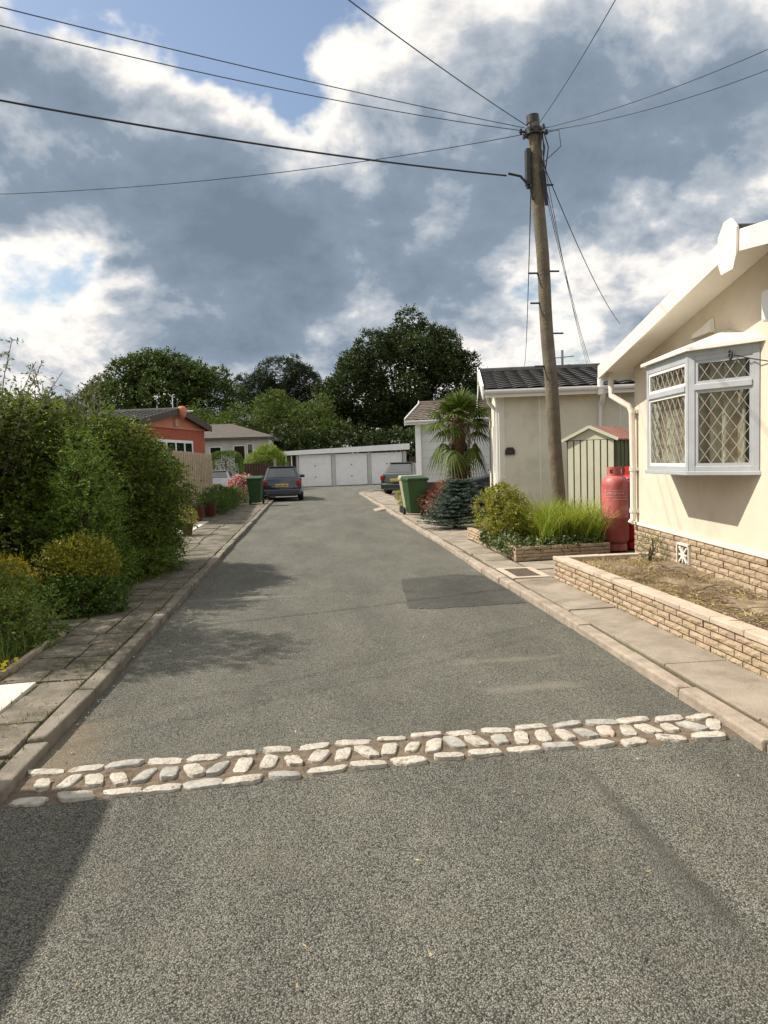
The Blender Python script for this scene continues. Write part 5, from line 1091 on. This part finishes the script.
def frond(az, el, pl, fl, droop):
    o_ = np.array([0, 0, 2.6]); d = np.array([math.cos(az) * math.cos(el), math.sin(az) * math.cos(el), math.sin(el)]); c = o_ + d * pl; c[2] -= droop * .25 * pl
    stm.tube([tuple(o_ - np.array([0, 0, .1])), tuple(o_ + d * pl * .5), tuple(c)], [.018, .012, .009], 5, False)
    sd = np.array([-math.sin(az), math.cos(az), 0.]); nr_ = np.cross(sd, d); K = 20
    for j in range(K):
        b = (j / (K - 1) - .5) * 2 * R(105); ld = d * math.cos(b) + sd * math.sin(b) + nr_ * .18 * abs(math.sin(b)); ld /= np.linalg.norm(ld); ll = fl * (1 - .22 * abs(b) / R(105)) * random.uniform(.9, 1.08)
        w = .048; pts = []
        for q in range(4):
            u = q / 3; p = c + ld * ll * u; p = p + np.array([0, 0, -droop * ll * u * u * .75]); ww = w * (.35, 1, .75, .08)[q] / 2; s2 = np.cross(ld, nr_); pts += [p - s2 * ww, p + s2 * ww]
        V = np.array(pts); parts.append((V, np.array([[0, 1, 3, 2], [2, 3, 5, 4], [4, 5, 7, 6]])))
for i in range(30):
    u = i / 30; el = R(80 - 95 * u + random.uniform(-9, 9)); frond(i * 2.4 + random.uniform(-.4, .4), el, random.uniform(.42, .68), random.uniform(.5, .64), .25 + .5 * u)
for az in (190, 235, 310, 350, 70, 130): frond(R(az), R(-38 + random.uniform(-14, 8)), random.uniform(.6, .85), .6, 1.25)
npmesh('frond', *merge(parts), 'leaf_palm', t); stm.build('leaf_stalk', 'leaf_palm', t)

# ------------------------------------------------------------------ background trees
G3 = 'trees behind the garages and bungalows'
bl = [(0, 0, 8.6, 5.2, 4.5, 4.4), (-3.2, 0, 7.2, 3.4, 3.4, 3.6), (3.3, 0, 7.4, 3.5, 3.5, 3.9), (.8, 0, 10.4, 3.6, 3.2, 3.2), (-2.4, 0, 4.6, 3.6, 3.0, 3.0), (3.0, 0, 4.4, 3.6, 3, 3.0), (.2, 0, 4, 4, 3, 3)]
tree('oak_tree', 'large dark round-crowned tree behind the garages, tallest on the right', (8.3, 63, 0), [(a * 1.12, b, c, d * 1.1, e_, f_) for a, b, c, d, e_, f_ in bl], 28000, 5, .55, .26, .17, 'leaf_oak', (120, .7, 1.35), .5, 4, group=G3)
bl = [(0, 0, 8.2, 5.0, 4, 3.6), (-4, 0, 7.2, 3.2, 3, 3.2), (4.2, 0, 7.6, 3.0, 3, 3.6), (1.2, 0, 9.6, 3.6, 3, 2.7), (-2, 0, 4.5, 4.5, 3, 3), (3, 0, 4, 4, 3, 3)]
tree('broadleaf_tree', 'broad mid-green tree rising beyond the left hedge and orange house', (-13.4, 71, 0), bl, 17000, 5, .6, .32, .22, 'leaf_tree', (110, .8, 1.5), .45, 4, group=G3)
bl = [(0, 0, 11.2, 3.2, 3, 2.2), (-2.4, 0, 9.4, 2.3, 2.5, 1.9), (2.6, 0, 10.4, 2.2, 2.2, 1.8), (3.2, 0, 8.0, 2.4, 2.4, 2.0), (0, 0, 7.5, 3.5, 3, 2.4), (-3.4, 0, 6.5, 2.8, 2.4, 2.6), (1, 0, 4.5, 4.5, 3, 3)]
tree('pine_tree', 'dark open-crowned pine standing between the two biggest trees', (-2.9, 82, 0), bl, 15000, 8, .45, .28, .10, 'leaf_pine', (80, .6, 1.1), .35, 8, group=G3)
for x, y, h, lab in ((-5.6, 57, 6.2, 'low bushy green tree just behind the grey bungalow roof'), (-2.6, 59, 7.2, 'taller willow-like green tree between the bungalow and garages'), (.4, 58, 6.8, 'rounded fresh green tree just left behind the garages'), (-8.8, 60, 6.8, 'green tree above the orange house roof')):
    bl = [(0, 0, h * .62, 2.2, 2, h * .36), (-1.2, 0, h * .45, 1.7, 1.6, h * .36), (1.3, 0, h * .5, 1.7, 1.6, h * .36), (0, 0, h * .3, 2.2, 1.8, h * .3)]
    tree('small_tree', lab, (x, y, 0), bl, 4600, 6, .5, .2, .09, 'leaf_willow', (45, .45, .9), .16, 2.2, group=G3, droop=.3)
bl = [(x, random.uniform(-1, 1), 1.8, 2.2, 1.8, random.uniform(1.9, 2.8)) for x in range(-4, 24, 2)]
t = shrub('undergrowth', 'dark belt of undergrowth filling the gap behind the garages', 'undergrowth', (-1, 56.5, 0), bl, 9000, 5, .5, .26, .16, 'leaf_oak', .1, sub=(80, .5, 1.0), stems=20)
bl = [(x, random.uniform(-1, 1), 2.2, 2.8, 1.8, random.uniform(2.2, 3.2)) for x in range(-26, 4, 2)]
shrub('undergrowth', 'belt of bushes behind the grey bungalow and orange house', 'undergrowth', (-2, 66, 0), bl, 9000, 5, .5, .28, .16, 'leaf_tree', .1, sub=(80, .5, 1.0), stems=20)
bl = [(0, 0, 3.6, 1.1, 1.1, .9), (-.8, 0, 3.0, .9, .9, .9), (.9, 0, 3.1, .8, .8, .8), (0, 0, 1.8, 1.3, 1.2, 1.6)]
tree('small_tree', 'pale green young tree between tall hedge and orange house', (-8.7, 38, 0), bl, 2200, 6, .35, .13, .06, 'leaf_willow', (26, .3, .55), .08, 1.4, group=G3)
# bare twiggy tree behind the cream roof
t = thing('bare_tree', 'leafless twiggy treetop showing above the cream house roof edge', 'tree', (9.75, 21.5, 0)); mb = MB()
def br(p, d, l_, r_, dep):
    e = p + d * l_; mb.tube([p, e], [r_, r_ * .65], 5, False)
    if dep:
        for _ in range(4 if dep > 1 else 5): nd = (d + Vector((random.gauss(0, .45), random.gauss(0, .45), random.gauss(.1, .3)))).normalized(); br(p.lerp(e, random.uniform(.55, 1)), nd, l_ * random.uniform(.5, .75), r_ * .55, dep - 1)
random.seed(21); br(Vector((0, 0, 0)), Vector((0, 0, 1)), 2.35, .05, 4); mb.build('trunk', 'barkgrey', t)
mb = MB(); mb.tube([(0, 0, 0), (0, 0, 2.9)], .03, 6); mb.tube([(-.3, 0, 2.7), (.3, 0, 2.75)], .012, 5); mb.tube([(-.2, 0, 2.5), (.2, 0, 2.55)], .012, 5)
o = mb.build('roof_aerial', 'galv', None, label='thin grey aerial mast over the beige house roof', cat='aerial'); o.location = (6.3, 17.9, 1.25)
